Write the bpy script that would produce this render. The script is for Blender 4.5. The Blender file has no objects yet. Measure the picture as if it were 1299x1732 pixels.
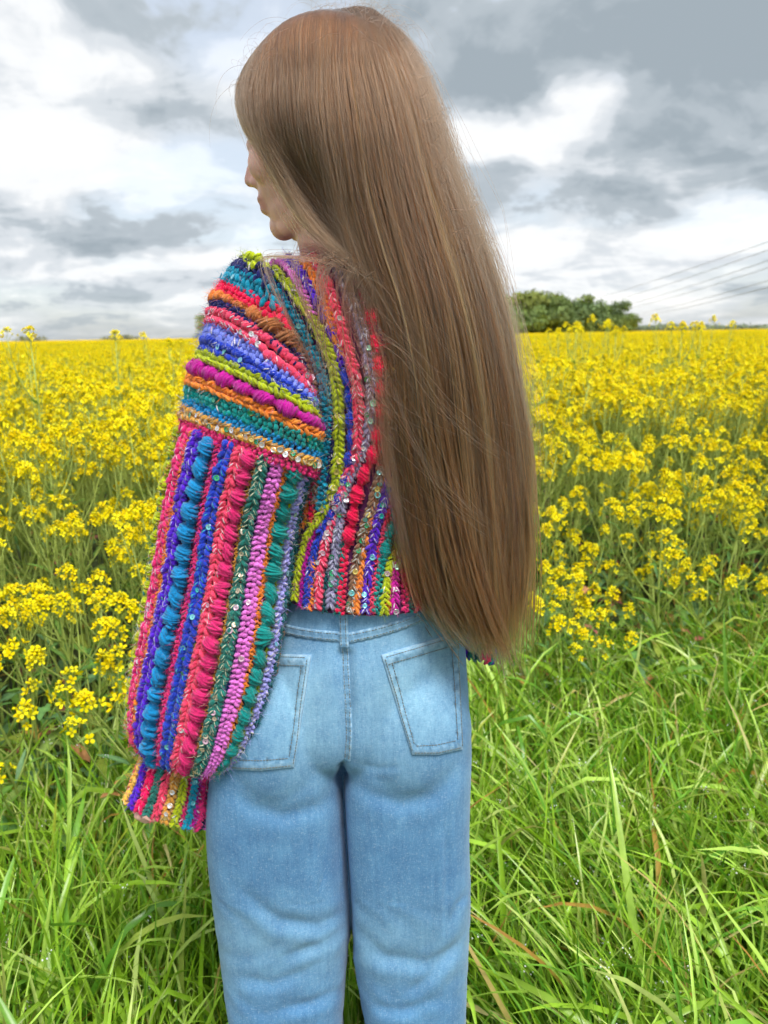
import bpy, bmesh, math, random
import numpy as np
from mathutils import Vector, Matrix
from mathutils.bvhtree import BVHTree

R = math.radians
rng = np.random.default_rng(11)
random.seed(5)
scene = bpy.context.scene
COL = scene.collection

# ------------------------------------------------------------------ camera
F = 1300.0                      # focal length in pixels of the 1299 x 1732 photograph
CAM_H = 1.32
PITCH, ROLL = R(13.0), R(-0.95)
CAM_R = Matrix.Rotation(R(90) - PITCH, 3, 'X') @ Matrix.Rotation(ROLL, 3, 'Z')
CAM_RN = np.array(CAM_R)
CAM_P = np.array((0.0, 0.0, CAM_H))
cam_data = bpy.data.cameras.new('camera')
cam = bpy.data.objects.new('camera', cam_data)
COL.objects.link(cam)
cam.matrix_world = Matrix.Translation((0, 0, CAM_H)) @ CAM_R.to_4x4()
cam_data.sensor_fit = 'VERTICAL'
cam_data.sensor_height = 36.0
cam_data.sensor_width = 27.0
cam_data.lens = 36.0 * F / 1732.0
cam_data.clip_start = 0.02
cam_data.clip_end = 5000.0
cam_data.dof.use_dof = True
cam_data.dof.focus_distance = 0.86
cam_data.dof.aperture_fstop = 8.0
scene.camera = cam

# ------------------------------------------------------------------ light and exposure
SUN_EL, SUN_AZ = R(60), R(24)          # azimuth measured from straight behind the camera towards its right
sun_dir = Vector((math.sin(SUN_AZ) * math.cos(SUN_EL), -math.cos(SUN_AZ) * math.cos(SUN_EL), math.sin(SUN_EL)))
sd = bpy.data.lights.new('sun', 'SUN')
sd.energy = 1.5
sd.angle = R(22)
sd.color = (1.0, 0.96, 0.90)
sun = bpy.data.objects.new('sun', sd)
COL.objects.link(sun)
sun.rotation_euler = sun_dir.to_track_quat('Z', 'Y').to_euler()
EXPO = 1.42
vs = scene.view_settings
vs.view_transform = 'Standard'
vs.look = 'None'
vs.exposure = EXPO
vs.gamma = 1.0
vs.use_curve_mapping = False
cy = scene.cycles
cy.max_bounces = 6
cy.diffuse_bounces = 3
cy.glossy_bounces = 2
cy.transmission_bounces = 4
cy.transparent_max_bounces = 4
cy.use_denoising = True
cy.sample_clamp_indirect = 6.0
cy.use_adaptive_sampling = True
cy.adaptive_threshold = 0.03


def raydir(px, py):
    d = CAM_RN @ np.array(((px - 649.5) / F, -(py - 866.0) / F, -1.0))
    return d


def P(px, py, D):
    """world point seen at pixel (px, py) of the photograph, standing D metres in front of the camera"""
    d = raydir(px, py)
    return CAM_P + d * (D / d[1])


def PA(a):
    return np.array([P(*q) for q in a])


def to_px(v):
    v = np.atleast_2d(v)
    c = (v - CAM_P) @ CAM_RN
    return np.stack((649.5 + F * c[:, 0] / -c[:, 2], 866.0 - F * c[:, 1] / -c[:, 2]), 1)


def hexc(h, k=1.0):
    h = h.lstrip('#')
    out = []
    for i in (0, 2, 4):
        c = int(h[i:i + 2], 16) / 255.0
        out.append(k * (c / 12.92 if c <= 0.04045 else ((c + 0.055) / 1.055) ** 2.4))
    return tuple(out)


# ------------------------------------------------------------------ world: grey and white broken cloud over a Nishita sky
world = bpy.data.worlds.new('World')
scene.world = world
world.use_nodes = True
world.cycles.sampling_method = 'MANUAL'
world.cycles.sample_map_resolution = 512


class NT:
    def __init__(self, tree):
        self.t = tree
        tree.nodes.clear()

    def n(self, kind, **kw):
        nd = self.t.nodes.new(kind)
        ins = kw.pop('ins', {})
        for k, v in kw.items():
            setattr(nd, k, v)
        for k, v in ins.items():
            if hasattr(v, 'is_linked'):
                self.t.links.new(v, nd.inputs[k])
            else:
                nd.inputs[k].default_value = v
        return nd

    def math(self, op, a, b=0.0, c=None, clamp=False):
        ins = {0: a, 1: b}
        if c is not None:
            ins[2] = c
        return self.n('ShaderNodeMath', operation=op, use_clamp=clamp, ins=ins).outputs[0]

    def vec(self, op, a, b=(0, 0, 0)):
        nd = self.n('ShaderNodeVectorMath', operation=op, ins={0: a, 1: b})
        return nd.outputs['Value'] if op in ('LENGTH', 'DOT_PRODUCT', 'DISTANCE') else nd.outputs[0]

    def mix(self, f, a, b, blend='MIX'):
        nd = self.n('ShaderNodeMix', data_type='RGBA', blend_type=blend)
        for sock, v in ((nd.inputs[0], f), (nd.inputs[6], a), (nd.inputs[7], b)):
            if hasattr(v, 'is_linked'):
                self.t.links.new(v, sock)
            else:
                sock.default_value = v if not isinstance(v, tuple) or len(v) != 3 else (*v, 1)
        return nd.outputs[2]

    def ramp(self, f, stops, interp='LINEAR'):
        nd = self.n('ShaderNodeValToRGB', ins={0: f})
        cr = nd.color_ramp
        cr.interpolation = interp
        while len(cr.elements) < len(stops):
            cr.elements.new(0.5)
        for e, (p, c) in zip(cr.elements, stops):
            e.position = p
            e.color = (*c, 1) if len(c) == 3 else c
        return nd.outputs[0]

    def smooth(self, x, a, b, lo=0.0, hi=1.0):
        nd = self.n('ShaderNodeMapRange', interpolation_type='SMOOTHSTEP', ins={0: x, 1: a, 2: b, 3: lo, 4: hi})
        return nd.outputs[0]

    def noise(self, v, scale, detail=3, rough=0.5, dist=0.0, out=0):
        ins = {'Scale': scale, 'Detail': detail, 'Roughness': rough, 'Distortion': dist}
        if v is not None:
            ins['Vector'] = v
        return self.n('ShaderNodeTexNoise', ins=ins).outputs[out]

    def link(self, a, b):
        self.t.links.new(a, b)


def build_world():
    w = NT(world.node_tree)
    out = w.n('ShaderNodeOutputWorld')
    sky = w.n('ShaderNodeTexSky', sky_type='NISHITA', sun_disc=False, sun_elevation=SUN_EL,
              sun_rotation=math.atan2(sun_dir.x, sun_dir.y), air_density=1.0, dust_density=2.0, ozone_density=1.0)
    bg_sky = w.n('ShaderNodeBackground', ins={0: sky.outputs[0], 1: 0.10})
    d = w.n('ShaderNodeTexCoord').outputs['Generated']
    sep = w.n('ShaderNodeSeparateXYZ', ins={0: d})
    z = w.math('MAXIMUM', sep.outputs[2], 0.0)
    k = w.math('DIVIDE', 1.0, w.math('ADD', z, 0.16))
    flat = w.vec('MULTIPLY', w.n('ShaderNodeCombineXYZ', ins={0: sep.outputs[0], 1: sep.outputs[1], 2: 0.0}).outputs[0],
                 w.n('ShaderNodeCombineXYZ', ins={0: k, 1: k, 2: 0.0}).outputs[0])
    flat = w.vec('ADD', flat, (3.7, 1.9, 0.4))
    n_big = w.noise(flat, 0.75, 4, 0.5, 0.3)
    n_med = w.noise(flat, 2.0, 5, 0.58, 0.35)
    # wind-torn edges: the cloud banks below are looked up in a warped direction
    warp = w.vec('SUBTRACT', w.noise(d, 5.0, 4, 0.6, 0.2, out=1), (0.5, 0.5, 0.5))
    dw = w.vec('ADD', d, w.vec('MULTIPLY', warp, (0.20, 0.20, 0.15)))
    dens = w.math('ADD', w.math('MULTIPLY', n_big, 0.50), w.math('MULTIPLY', n_med, 0.85))   # around 0.65
    n_puff = w.noise(w.vec('MULTIPLY', dw, (1.0, 1.0, 1.9)), 7.0, 5, 0.55, 0.25)
    dens = w.math('ADD', dens, w.math('MULTIPLY', w.math('SUBTRACT', n_puff, 0.5), 0.66))
    dens = w.math('ADD', dens, 0.004)
    # (pixel x, pixel y, width, height, weight): + white banks, - grey banks
    banks = BANKS
    for (px, py, sx, sz, wt) in banks:
        c = raydir(px, py)
        c = c / np.linalg.norm(c)
        df = w.vec('SUBTRACT', dw, tuple(c))
        df = w.vec('MULTIPLY', df, (1.0 / sx, 1.0 / max(sx, 0.25), 1.0 / sz))
        g = w.smooth(w.vec('LENGTH', df), 0.25, 1.25, wt, 0.0)
        dens = w.math('ADD', dens, g)
    col = w.ramp(dens, [(0.36, SKY_GREY2), (0.50, SKY_GREY), (0.64, SKY_MID), (0.80, SKY_WHITE), (0.95, (1.02, 1.02, 1.02))], 'EASE')
    bg_cloud = w.n('ShaderNodeBackground', ins={0: col, 1: 2.0 ** -EXPO * 1.08})
    # thin blue openings where the middle noise is low and the cloud is neither bank
    gap = w.math('MULTIPLY', w.smooth(n_big, 0.40, 0.52, 0.25, 0.0), w.smooth(dens, 0.52, 0.62))
    hz = w.smooth(z, 0.0, 0.07, 0.25, 0.0)
    cover = w.math('SUBTRACT', 1.0, w.math('ADD', gap, hz), clamp=True)
    mx = w.n('ShaderNodeMixShader', ins={0: cover, 1: bg_sky.outputs[0], 2: bg_cloud.outputs[0]})
    w.link(mx.outputs[0], out.inputs[0])


SKY_GREY2, SKY_GREY, SKY_MID, SKY_WHITE = hexc('#a0acb5'), hexc('#b5bfc7'), hexc('#d8dee4'), hexc('#f5f7f9')
BANKS = [
    (1050, 60, 0.34, 0.13, -0.25), (1240, 130, 0.22, 0.10, -0.13), (800, 130, 0.12, 0.05, -0.12),
    (930, 225, 0.14, 0.035, 0.24), (790, 215, 0.10, 0.05, 0.20), (1210, 235, 0.12, 0.02, 0.10),
    (1010, 310, 0.19, 0.045, -0.16), (1200, 270, 0.12, 0.05, -0.12),
    (1230, 380, 0.16, 0.05, 0.13), (950, 390, 0.10, 0.03, 0.06), (1090, 490, 0.10, 0.018, 0.12),
    (90, 60, 0.20, 0.08, -0.10), (60, 165, 0.12, 0.05, 0.08), (180, 290, 0.15, 0.05, 0.12), (40, 250, 0.09, 0.05, 0.10),
    (330, 340, 0.10, 0.10, 0.12), (420, 30, 0.12, 0.05, 0.06),
    (130, 370, 0.20, 0.04, -0.10), (300, 395, 0.16, 0.025, -0.07), (330, 190, 0.08, 0.06, -0.05),
    (130, 450, 0.26, 0.02, 0.09), (80, 510, 0.30, 0.03, -0.10), (240, 70, 0.14, 0.04, -0.06),
]
build_world()

# ------------------------------------------------------------------ helpers: meshes, things, materials


def fast_mesh(name, verts, faces, mats=(), mat_idx=None, smooth=True, col=None):
    """verts (N,3); faces (M,k) int array or a list of such arrays"""
    verts = np.asarray(verts, dtype=np.float32)
    fl = faces if isinstance(faces, list) else [faces]
    fl = [np.asarray(f, dtype=np.int32) for f in fl if len(f)]
    me = bpy.data.meshes.new(name)
    me.vertices.add(len(verts))
    me.vertices.foreach_set('co', verts.ravel())
    loops = np.concatenate([f.ravel() for f in fl])
    counts = np.concatenate([np.full(len(f), f.shape[1], dtype=np.int32) for f in fl])
    starts = np.concatenate(([0], np.cumsum(counts)[:-1])).astype(np.int32)
    me.loops.add(len(loops))
    me.loops.foreach_set('vertex_index', loops)
    me.polygons.add(len(counts))
    me.polygons.foreach_set('loop_start', starts)
    try:
        me.polygons.foreach_set('loop_total', counts)
    except Exception:
        pass
    for m in mats:
        me.materials.append(m)
    if mat_idx is not None:
        me.polygons.foreach_set('material_index', np.asarray(mat_idx, dtype=np.int32))
    me.polygons.foreach_set('use_smooth', np.full(len(counts), smooth, dtype=bool))
    if col is not None:
        col = np.asarray(col, dtype=np.float32)
        if col.shape[1] == 3:
            col = np.concatenate((col, np.ones((len(col), 1), np.float32)), 1)
        at = me.color_attributes.new('Col', 'FLOAT_COLOR', 'POINT')
        at.data.foreach_set('color', col.ravel())
    me.update(calc_edges=True)
    me.validate()
    return me


class MB:
    """collects vertices, faces and vertex colours of one mesh"""
    def __init__(self):
        self.v, self.f, self.c, self.m, self.n = [], [], [], [], 0

    def add(self, v, f, col=(1, 1, 1), mi=0):
        v = np.asarray(v, dtype=np.float64)
        f = np.asarray(f, dtype=np.int64)
        self.v.append(v)
        self.f.append(f + self.n)
        self.n += len(v)
        col = np.asarray(col, dtype=np.float64)
        self.c.append(np.broadcast_to(col, (len(v), 3)))
        self.m.append(np.full(len(f), mi))
        return self

    def mesh(self, name, mats, smooth=True):
        fs, ms = {}, {}
        for f, m in zip(self.f, self.m):
            fs.setdefault(f.shape[1], []).append(f)
            ms.setdefault(f.shape[1], []).append(m)
        ks = sorted(fs)
        return fast_mesh(name, np.concatenate(self.v), [np.concatenate(fs[k]) for k in ks], mats,
                         np.concatenate([np.concatenate(ms[k]) for k in ks]), smooth, np.concatenate(self.c))

    def tris(self):
        return sum(len(f) * (f.shape[1] - 2) for f in self.f)


def obj(name, data, parent=None, **props):
    o = bpy.data.objects.new(name, data)
    COL.objects.link(o)
    if parent is not None:
        o.parent = parent
    for k, v in props.items():
        o[k] = v
    return o


def wchild(name, data, parent, base, **props):
    """child whose mesh is written in world coordinates, under a parent chain that stands at base"""
    o = obj(name, data, parent, **props)
    if base is not None:
        o.matrix_parent_inverse = Matrix.Translation(-Vector(base))
    return o


def frames(pts):
    t = np.gradient(pts, axis=0)
    t /= np.linalg.norm(t, axis=1, keepdims=True) + 1e-12
    ref = np.array((0.0, 0.0, 1.0)) if abs(t[:, 2]).mean() < 0.8 else np.array((0.0, 1.0, 0.0))
    a = np.cross(t, ref)
    a /= np.linalg.norm(a, axis=1, keepdims=True) + 1e-12
    b = np.cross(a, t)
    return t, a, b


def tube(pts, rad, seg=8, cap=True, flat=1.0):
    pts = np.asarray(pts, float)
    rad = np.broadcast_to(np.asarray(rad, float), (len(pts),))
    _, a, b = frames(pts)
    th = np.arange(seg) * 2 * math.pi / seg
    v = (pts[:, None, :] + rad[:, None, None] * (np.cos(th)[None, :, None] * a[:, None, :] + flat * np.sin(th)[None, :, None] * b[:, None, :])).reshape(-1, 3)
    n = len(pts)
    i = np.arange(n - 1)[:, None] * seg + np.arange(seg)[None, :]
    j = np.arange(n - 1)[:, None] * seg + (np.arange(seg)[None, :] + 1) % seg
    f = np.stack((i, j, j + seg, i + seg), -1).reshape(-1, 4)
    if cap:
        v = np.concatenate((v, pts[:1], pts[-1:]))
        k = np.arange(seg)
        c0 = np.stack((np.full(seg, n * seg), (k + 1) % seg, k, k), 1)
        c1 = np.stack((np.full(seg, n * seg + 1), (n - 1) * seg + k, (n - 1) * seg + (k + 1) % seg, (n - 1) * seg + (k + 1) % seg), 1)
        return v, f, np.concatenate((c0[:, :3], c1[:, :3]))
    return v, f, np.zeros((0, 3), int)


def add_tube(mb, pts, rad, seg=8, col=(1, 1, 1), mi=0, cap=True, flat=1.0):
    v, f, c = tube(pts, rad, seg, cap, flat)
    mb.add(v, f, col, mi)
    if len(c):
        mb.f.append(c + mb.n - len(v))
        mb.m.append(np.full(len(c), mi))


def sphere_tpl(seg, rings):
    th = np.arange(seg) * 2 * math.pi / seg
    v = [(0, 0, 1)]
    for r in range(1, rings):
        ph = math.pi * r / rings
        v += [(math.sin(ph) * math.cos(t), math.sin(ph) * math.sin(t), math.cos(ph)) for t in th]
    v.append((0, 0, -1))
    f = []
    for s in range(seg):
        f.append((0, 1 + s, 1 + (s + 1) % seg))
    for r in range(rings - 2):
        for s in range(seg):
            a, b = 1 + r * seg + s, 1 + r * seg + (s + 1) % seg
            f += [(a, a + seg, b + seg), (a, b + seg, b)]
    last = len(v) - 1
    for s in range(seg):
        f.append((last, last - seg + (s + 1) % seg, last - seg + s))
    return np.array(v, float), np.array(f, int)


def catmull(pts, n):
    """n points along a Catmull-Rom spline through pts, evenly spaced by arc length"""
    pts = np.asarray(pts, float)
    if len(pts) == 2:
        t = np.linspace(0, 1, n)[:, None]
        return pts[0] * (1 - t) + pts[1] * t
    q = np.concatenate((2 * pts[:1] - pts[1:2], pts, 2 * pts[-1:] - pts[-2:-1]))
    m = 12
    out = []
    for i in range(len(pts) - 1):
        p0, p1, p2, p3 = q[i:i + 4]
        t = np.linspace(0, 1, m, endpoint=False)[:, None]
        out.append(0.5 * (2 * p1 + (p2 - p0) * t + (2 * p0 - 5 * p1 + 4 * p2 - p3) * t ** 2 + (3 * p1 - p0 - 3 * p2 + p3) * t ** 3))
    out.append(pts[-1:])
    c = np.concatenate(out)
    s = np.concatenate(([0], np.cumsum(np.linalg.norm(np.diff(c, axis=0), axis=1))))
    u = np.linspace(0, s[-1], n)
    return np.stack([np.interp(u, s, c[:, k]) for k in range(c.shape[1])], 1)


def remeshed(mb, voxel, smooth_it, name, factor=0.5):
    """union of closed shapes as one continuous surface"""
    me = mb.mesh(name + '_raw', [])
    o = bpy.data.objects.new(name + '_raw', me)
    COL.objects.link(o)
    m = o.modifiers.new('r', 'REMESH')
    m.mode = 'VOXEL'
    m.voxel_size = voxel
    m.use_smooth_shade = True
    if smooth_it:
        s = o.modifiers.new('s', 'SMOOTH')
        s.iterations = smooth_it
        s.factor = factor
    dg = bpy.context.evaluated_depsgraph_get()
    dg.update()
    ev = o.evaluated_get(dg)
    res = bpy.data.meshes.new_from_object(ev)
    res.name = name
    bpy.data.objects.remove(o)
    bpy.data.meshes.remove(me)
    return res


def get_co(me):
    a = np.empty(len(me.vertices) * 3, np.float32)
    me.vertices.foreach_get('co', a)
    return a.reshape(-1, 3).astype(float)


def get_no(me):
    a = np.empty(len(me.vertices) * 3, np.float32)
    me.vertices.foreach_get('normal', a)
    return a.reshape(-1, 3).astype(float)


def set_co(me, co):
    me.vertices.foreach_set('co', np.asarray(co, np.float32).ravel())
    me.update()


def bvh_of(me):
    co = get_co(me)
    return BVHTree.FromPolygons([tuple(c) for c in co], [tuple(p.vertices) for p in me.polygons])


def hair_curves(name, pts, rad, col=None):
    """pts (N, K, 3), rad (N, K), col (N, 3)"""
    N, K = pts.shape[:2]
    c = bpy.data.hair_curves.new(name)
    c.add_curves([K] * N)
    c.attributes['position'].data.foreach_set('vector', np.ascontiguousarray(pts, np.float32).ravel())
    ra = c.attributes.get('radius') or c.attributes.new('radius', 'FLOAT', 'POINT')
    ra.data.foreach_set('value', np.ascontiguousarray(rad, np.float32).ravel())
    if col is not None:
        ca = c.attributes.new('Col', 'FLOAT_COLOR', 'POINT')
        cc = np.repeat(col, K, 0) if col.ndim == 2 else col.reshape(-1, 3)
        cc = np.concatenate((cc, np.ones((N * K, 1))), 1).astype(np.float32)
        ca.data.foreach_set('color', cc.ravel())
    return c


def material(name):
    m = bpy.data.materials.new(name)
    m.use_nodes = True
    t = NT(m.node_tree)
    out = t.n('ShaderNodeOutputMaterial')
    return m, t, out


def principled(t, out, **ins):
    b = t.n('ShaderNodeBsdfPrincipled', ins=ins)
    t.link(b.outputs[0], out.inputs[0])
    return b


def mat_leafy(name, transl=0.35, rough=0.45, spec=0.35, scale=60.0, var=0.25, tint=(1, 1, 1)):
    """thin leaf or petal: vertex colour with blotches, some light passing through"""
    m, t, out = material(name)
    c = t.n('ShaderNodeVertexColor', layer_name='Col').outputs[0]
    g = t.n('ShaderNodeNewGeometry').outputs['Position']
    nz = t.noise(g, scale, 3, 0.6)
    c = t.mix(1.0, c, t.ramp(nz, [(0.3, (1 - var,) * 3), (0.7, (1 + var,) * 3)]), 'MULTIPLY')
    b = t.n('ShaderNodeBsdfPrincipled', ins={'Base Color': c, 'Roughness': rough, 'Specular IOR Level': spec})
    tr = t.n('ShaderNodeBsdfTranslucent', ins={0: t.mix(1.0, c, (*tint, 1), 'MULTIPLY')})
    mx = t.n('ShaderNodeMixShader', ins={0: transl, 1: b.outputs[0], 2: tr.outputs[0]})
    t.link(mx.outputs[0], out.inputs[0])
    return m

# ================================================================== the setting
M_GRASS = mat_leafy('grass_blade', 0.30, 0.32, 0.5, 25.0, 0.22, (1.0, 1.0, 0.6))
M_LEAF = mat_leafy('rape_leaf', 0.25, 0.5, 0.3, 40.0, 0.3, (1.0, 1.0, 0.6))
M_STEM = mat_leafy('rape_stem', 0.0, 0.5, 0.3, 30.0, 0.2)
M_PETAL = mat_leafy('rape_petal', 0.30, 0.55, 0.2, 200.0, 0.12, (1.0, 0.95, 0.3))
M_TREE = mat_leafy('tree_foliage', 0.2, 0.6, 0.2, 0.4, 0.35, (1.0, 1.0, 0.6))


def build_ground():
    m, t, out = material('soil_and_moss')
    g = t.n('ShaderNodeNewGeometry').outputs['Position']
    c = t.ramp(t.noise(g, 9.0, 6, 0.65), [(0.3, (0.030, 0.036, 0.012)), (0.55, (0.05, 0.07, 0.018)), (0.75, (0.09, 0.10, 0.03))])
    bump = t.n('ShaderNodeBump', ins={'Strength': 0.8, 'Distance': 0.03, 'Height': t.noise(g, 25.0, 5, 0.6)})
    principled(t, out, **{'Base Color': c, 'Roughness': 0.95, 'Normal': bump.outputs[0]})
    n = 90
    u = np.linspace(-1, 1, n)
    ax = np.sign(u) * (6 * abs(u) + 1494 * abs(u) ** 5)
    X, Y = np.meshgrid(ax, ax, indexing='ij')
    near = np.exp(-(X ** 2 + Y ** 2) / 200.0)
    Z = near * (0.02 * np.sin(3.1 * X + 1) * np.cos(2.7 * Y) + 0.012 * np.sin(9 * X) * np.sin(8 * Y + 2))
    v = np.stack((X, Y, Z), -1).reshape(-1, 3)
    i = (np.arange(n - 1)[:, None] * n + np.arange(n - 1)[None]).ravel()
    f = np.stack((i, i + n, i + n + 1, i + 1), 1)
    obj('ground', fast_mesh('ground', v, f, [m]), kind='structure', label='earth and moss under the grass and the crop')


def field_edge(x):
    return 2.02 + 0.40 * x + 0.10 * np.sin(2.3 * x + 0.6) + 0.05 * np.sin(6.1 * x)


def blades(n, xy, length, width, az, lean, bend, rows, col_base, col_tip, fold=False, kink=None):
    """grass blades as ribbons; every argument is an array over the n blades"""
    s = np.linspace(0, 1, rows)
    th = lean[:, None] + bend[:, None] * s[None] ** 1.6
    if kink is not None:
        th = th + kink[0][:, None] / (1 + np.exp(-(s[None] - kink[1][:, None]) * 40))
    ds = length[:, None] / (rows - 1)
    h = np.concatenate((np.zeros((n, 1)), np.cumsum(np.sin(th[:, :-1]) * ds, 1)), 1)
    z = np.concatenate((np.zeros((n, 1)), np.cumsum(np.cos(th[:, :-1]) * ds, 1)), 1)
    dirx, diry = np.cos(az)[:, None], np.sin(az)[:, None]
    wob = 0.05 * length[:, None] * np.sin(s[None] * 4 + az[:, None] * 7) * s[None]
    cx = xy[:, :1] + h * dirx - wob * diry
    cyy = xy[:, 1:] + h * diry + wob * dirx
    c = np.stack((cx, cyy, z), -1)
    tw = rng.normal(0, 0.5, (n, 1)) + rng.normal(0, 0.7, (n, 1)) * s[None]
    side = np.stack((-diry * np.cos(tw), dirx * np.cos(tw), np.sin(tw)), -1)
    prof = np.minimum(1.0, 0.55 + 2.2 * s) * np.sqrt(np.clip(1 - s ** 2.6, 0, 1))
    prof[-1] = 0.03
    w = width[:, None] * prof[None] * 0.5
    a, b = c - side * w[..., None], c + side * w[..., None]
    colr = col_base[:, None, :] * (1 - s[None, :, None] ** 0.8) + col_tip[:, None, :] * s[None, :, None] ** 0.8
    if fold:
        up = np.stack((np.cos(th) * dirx, np.cos(th) * diry, -np.sin(th)), -1)
        mid = c + up * (w * 0.35)[..., None]
        V = np.stack((a, mid, b), 2)
        k = 3
    else:
        V = np.stack((a, b), 2)
        k = 2
    V = V.reshape(-1, 3)
    C = np.repeat(colr.reshape(-1, 3), k, 0)
    base = (np.arange(n)[:, None] * rows + np.arange(rows - 1)[None]).ravel() * k
    fs = [np.stack((base + j, base + j + 1, base + j + 1 + k, base + j + k), 1) for j in range(k - 1)]
    return V, np.concatenate(fs), C, c


def grass_palette(n, dry=0.04, dark=0.0):
    g = np.array([hexc('#90b82c'), hexc('#a6ce44'), hexc('#7cb03c'), hexc('#b8da60'), hexc('#68a030'), hexc('#cce080')])
    k = rng.choice(len(g), n, p=[0.24, 0.27, 0.15, 0.16, 0.10, 0.08])
    tip = g[k] * rng.uniform(0.8, 1.2, (n, 1))
    base = tip * np.array((0.56, 0.68, 0.46)) * (1 - dark)  # shade between the blades put into the colour: root ends darkened
    d = rng.random(n) < dry
    straw = np.array([hexc('#c9b070'), hexc('#b98a48'), hexc('#d8cc90')])[rng.integers(0, 3, n)]
    tip[d] = straw[d]
    base[d] = (straw * 0.6 + base * 0.4)[d]
    half = rng.random(n) < dry * 1.4
    tip[half] = 0.6 * tip[half] + 0.4 * straw[half]
    return base, tip


FOOT_X, FOOT_Y = -0.045, 0.93       # where the person stands


def build_grass():
    parts_v, parts_f, parts_c, off = [], [], [], 0
    tips = []

    def sow(n, ymin, ymax, Lr, Wr, rows, dry, lean_s, bend_r, fold, dark=0.0, kinked=0.0, beyond=0.25):
        nonlocal off
        y = rng.uniform(ymin, ymax, n * 3)
        x = rng.uniform(-1, 1, n * 3) * (0.55 + 0.62 * y)
        ok = y < field_edge(x) + rng.exponential(beyond, n * 3)
        x, y = x[ok][:n], y[ok][:n]
        n = len(x)
        tuft = 0.5 + 0.5 * np.sin(7.3 * x + 2.1 * np.sin(5.1 * y)) * np.sin(6.7 * y + 1.7 * np.sin(4.3 * x))
        L = rng.uniform(*Lr, n) * (0.78 + 0.4 * tuft)
        # trodden round the person and between the person and the camera
        near = np.exp(-(np.maximum(abs(x - FOOT_X) - 0.17, 0) / 0.09) ** 2) * (1 / (1 + np.exp((y - 1.07) / 0.05)))
        L = L * (1 - 0.72 * near)
        L = np.where(y < 0.62, np.minimum(L, 0.12 + 0.35 * np.maximum(y - 0.15, 0)), L)
        W = rng.uniform(*Wr, n) * (0.7 + 0.6 * rng.random(n)) * np.minimum(1, L / (0.6 * Lr[0]))
        az = rng.uniform(0, 2 * math.pi, n)
        lean = abs(rng.normal(0, lean_s, n))
        bend = rng.uniform(*bend_r, n)
        # the verge leans a little towards the left of the picture on its right side
        wind = (x > 0.2) & (rng.random(n) < 0.55)
        az = np.where(wind, math.pi + rng.normal(0, 0.5, n), az)
        lean = np.where(wind, lean + 0.22, lean)
        kink = None
        if kinked:
            kk = (rng.random(n) < kinked) * rng.uniform(0.8, 1.7, n)
            kink = (kk, rng.uniform(0.5, 0.85, n))
        # keep blades from lying across the legs
        pushed = near > 0.25
        az = np.where(pushed, np.arctan2(y - FOOT_Y + 0.3, x - FOOT_X), az)
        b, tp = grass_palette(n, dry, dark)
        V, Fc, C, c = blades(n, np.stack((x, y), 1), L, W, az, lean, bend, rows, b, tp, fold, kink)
        parts_v.append(V)
        parts_f.append(Fc + off)
        parts_c.append(C)
        off += len(V)
        tips.append(c[:, rows // 2:, :].reshape(-1, 3))

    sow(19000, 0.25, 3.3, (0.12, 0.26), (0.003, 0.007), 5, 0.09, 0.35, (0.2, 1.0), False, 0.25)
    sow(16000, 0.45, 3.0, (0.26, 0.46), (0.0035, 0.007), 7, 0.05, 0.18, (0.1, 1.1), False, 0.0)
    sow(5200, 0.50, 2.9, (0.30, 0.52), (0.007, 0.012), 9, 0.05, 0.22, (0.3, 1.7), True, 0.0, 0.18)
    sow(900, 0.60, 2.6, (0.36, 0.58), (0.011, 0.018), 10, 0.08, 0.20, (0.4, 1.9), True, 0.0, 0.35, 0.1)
    V, Fc, C = np.concatenate(parts_v), np.concatenate(parts_f), np.concatenate(parts_c)
    obj('grass', fast_mesh('grass', V, Fc, [M_GRASS], col=C), kind='stuff', category='grass',
        label='long wet green grass of the verge in front of the crop')
    # dew on the blades
    m, t, out = material('dew')
    principled(t, out, **{'Base Color': (0.95, 0.97, 1, 1), 'Roughness': 0.03, 'Transmission Weight': 0.25, 'IOR': 1.33, 'Specular IOR Level': 0.8})
    tp = np.concatenate(tips)
    tp = tp[(tp[:, 1] < 2.6)]
    # beads sit in runs on certain blades
    k = rng.choice(len(tp), 1500, replace=False)
    seeds = np.repeat(tp[k], 5, 0) + rng.normal(0, 0.006, (7500, 3)) * np.array((1, 1, 0.6))
    sv, sf = sphere_tpl(5, 4)
    r = rng.uniform(0.0006, 0.0019, len(seeds))
    V = (seeds[:, None, :] + sv[None] * r[:, None, None]).reshape(-1, 3)
    Fc = (sf[None] + (np.arange(len(seeds)) * len(sv))[:, None, None]).reshape(-1, 3)
    obj('dew', fast_mesh('dew', V, Fc, [m]), kind='stuff', category='dew', label='beads of dew on the grass blades')


# ------------------------------------------------------------------ rapeseed
def rot_to(d):
    """matrix whose z axis is d"""
    d = np.asarray(d, float)
    d = d / np.linalg.norm(d)
    a = np.cross((0, 0, 1.0), d)
    if np.linalg.norm(a) < 1e-6:
        return np.eye(3) if d[2] > 0 else np.diag((1, -1, -1.0))
    a /= np.linalg.norm(a)
    return np.stack((a, np.cross(d, a), d), 1)


PETAL_V = np.array([(0.0006, 0, 0), (0.0046, -0.0034, 0.0016), (0.0092, -0.0030, 0.0012), (0.0098, 0.0, 0.0020), (0.0092, 0.0030, 0.0012), (0.0046, 0.0034, 0.0016)])
PETAL_F = np.array([(0, 1, 5, 5), (1, 2, 3, 3), (1, 3, 5, 5), (5, 3, 4, 4)])[:, :3]


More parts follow.
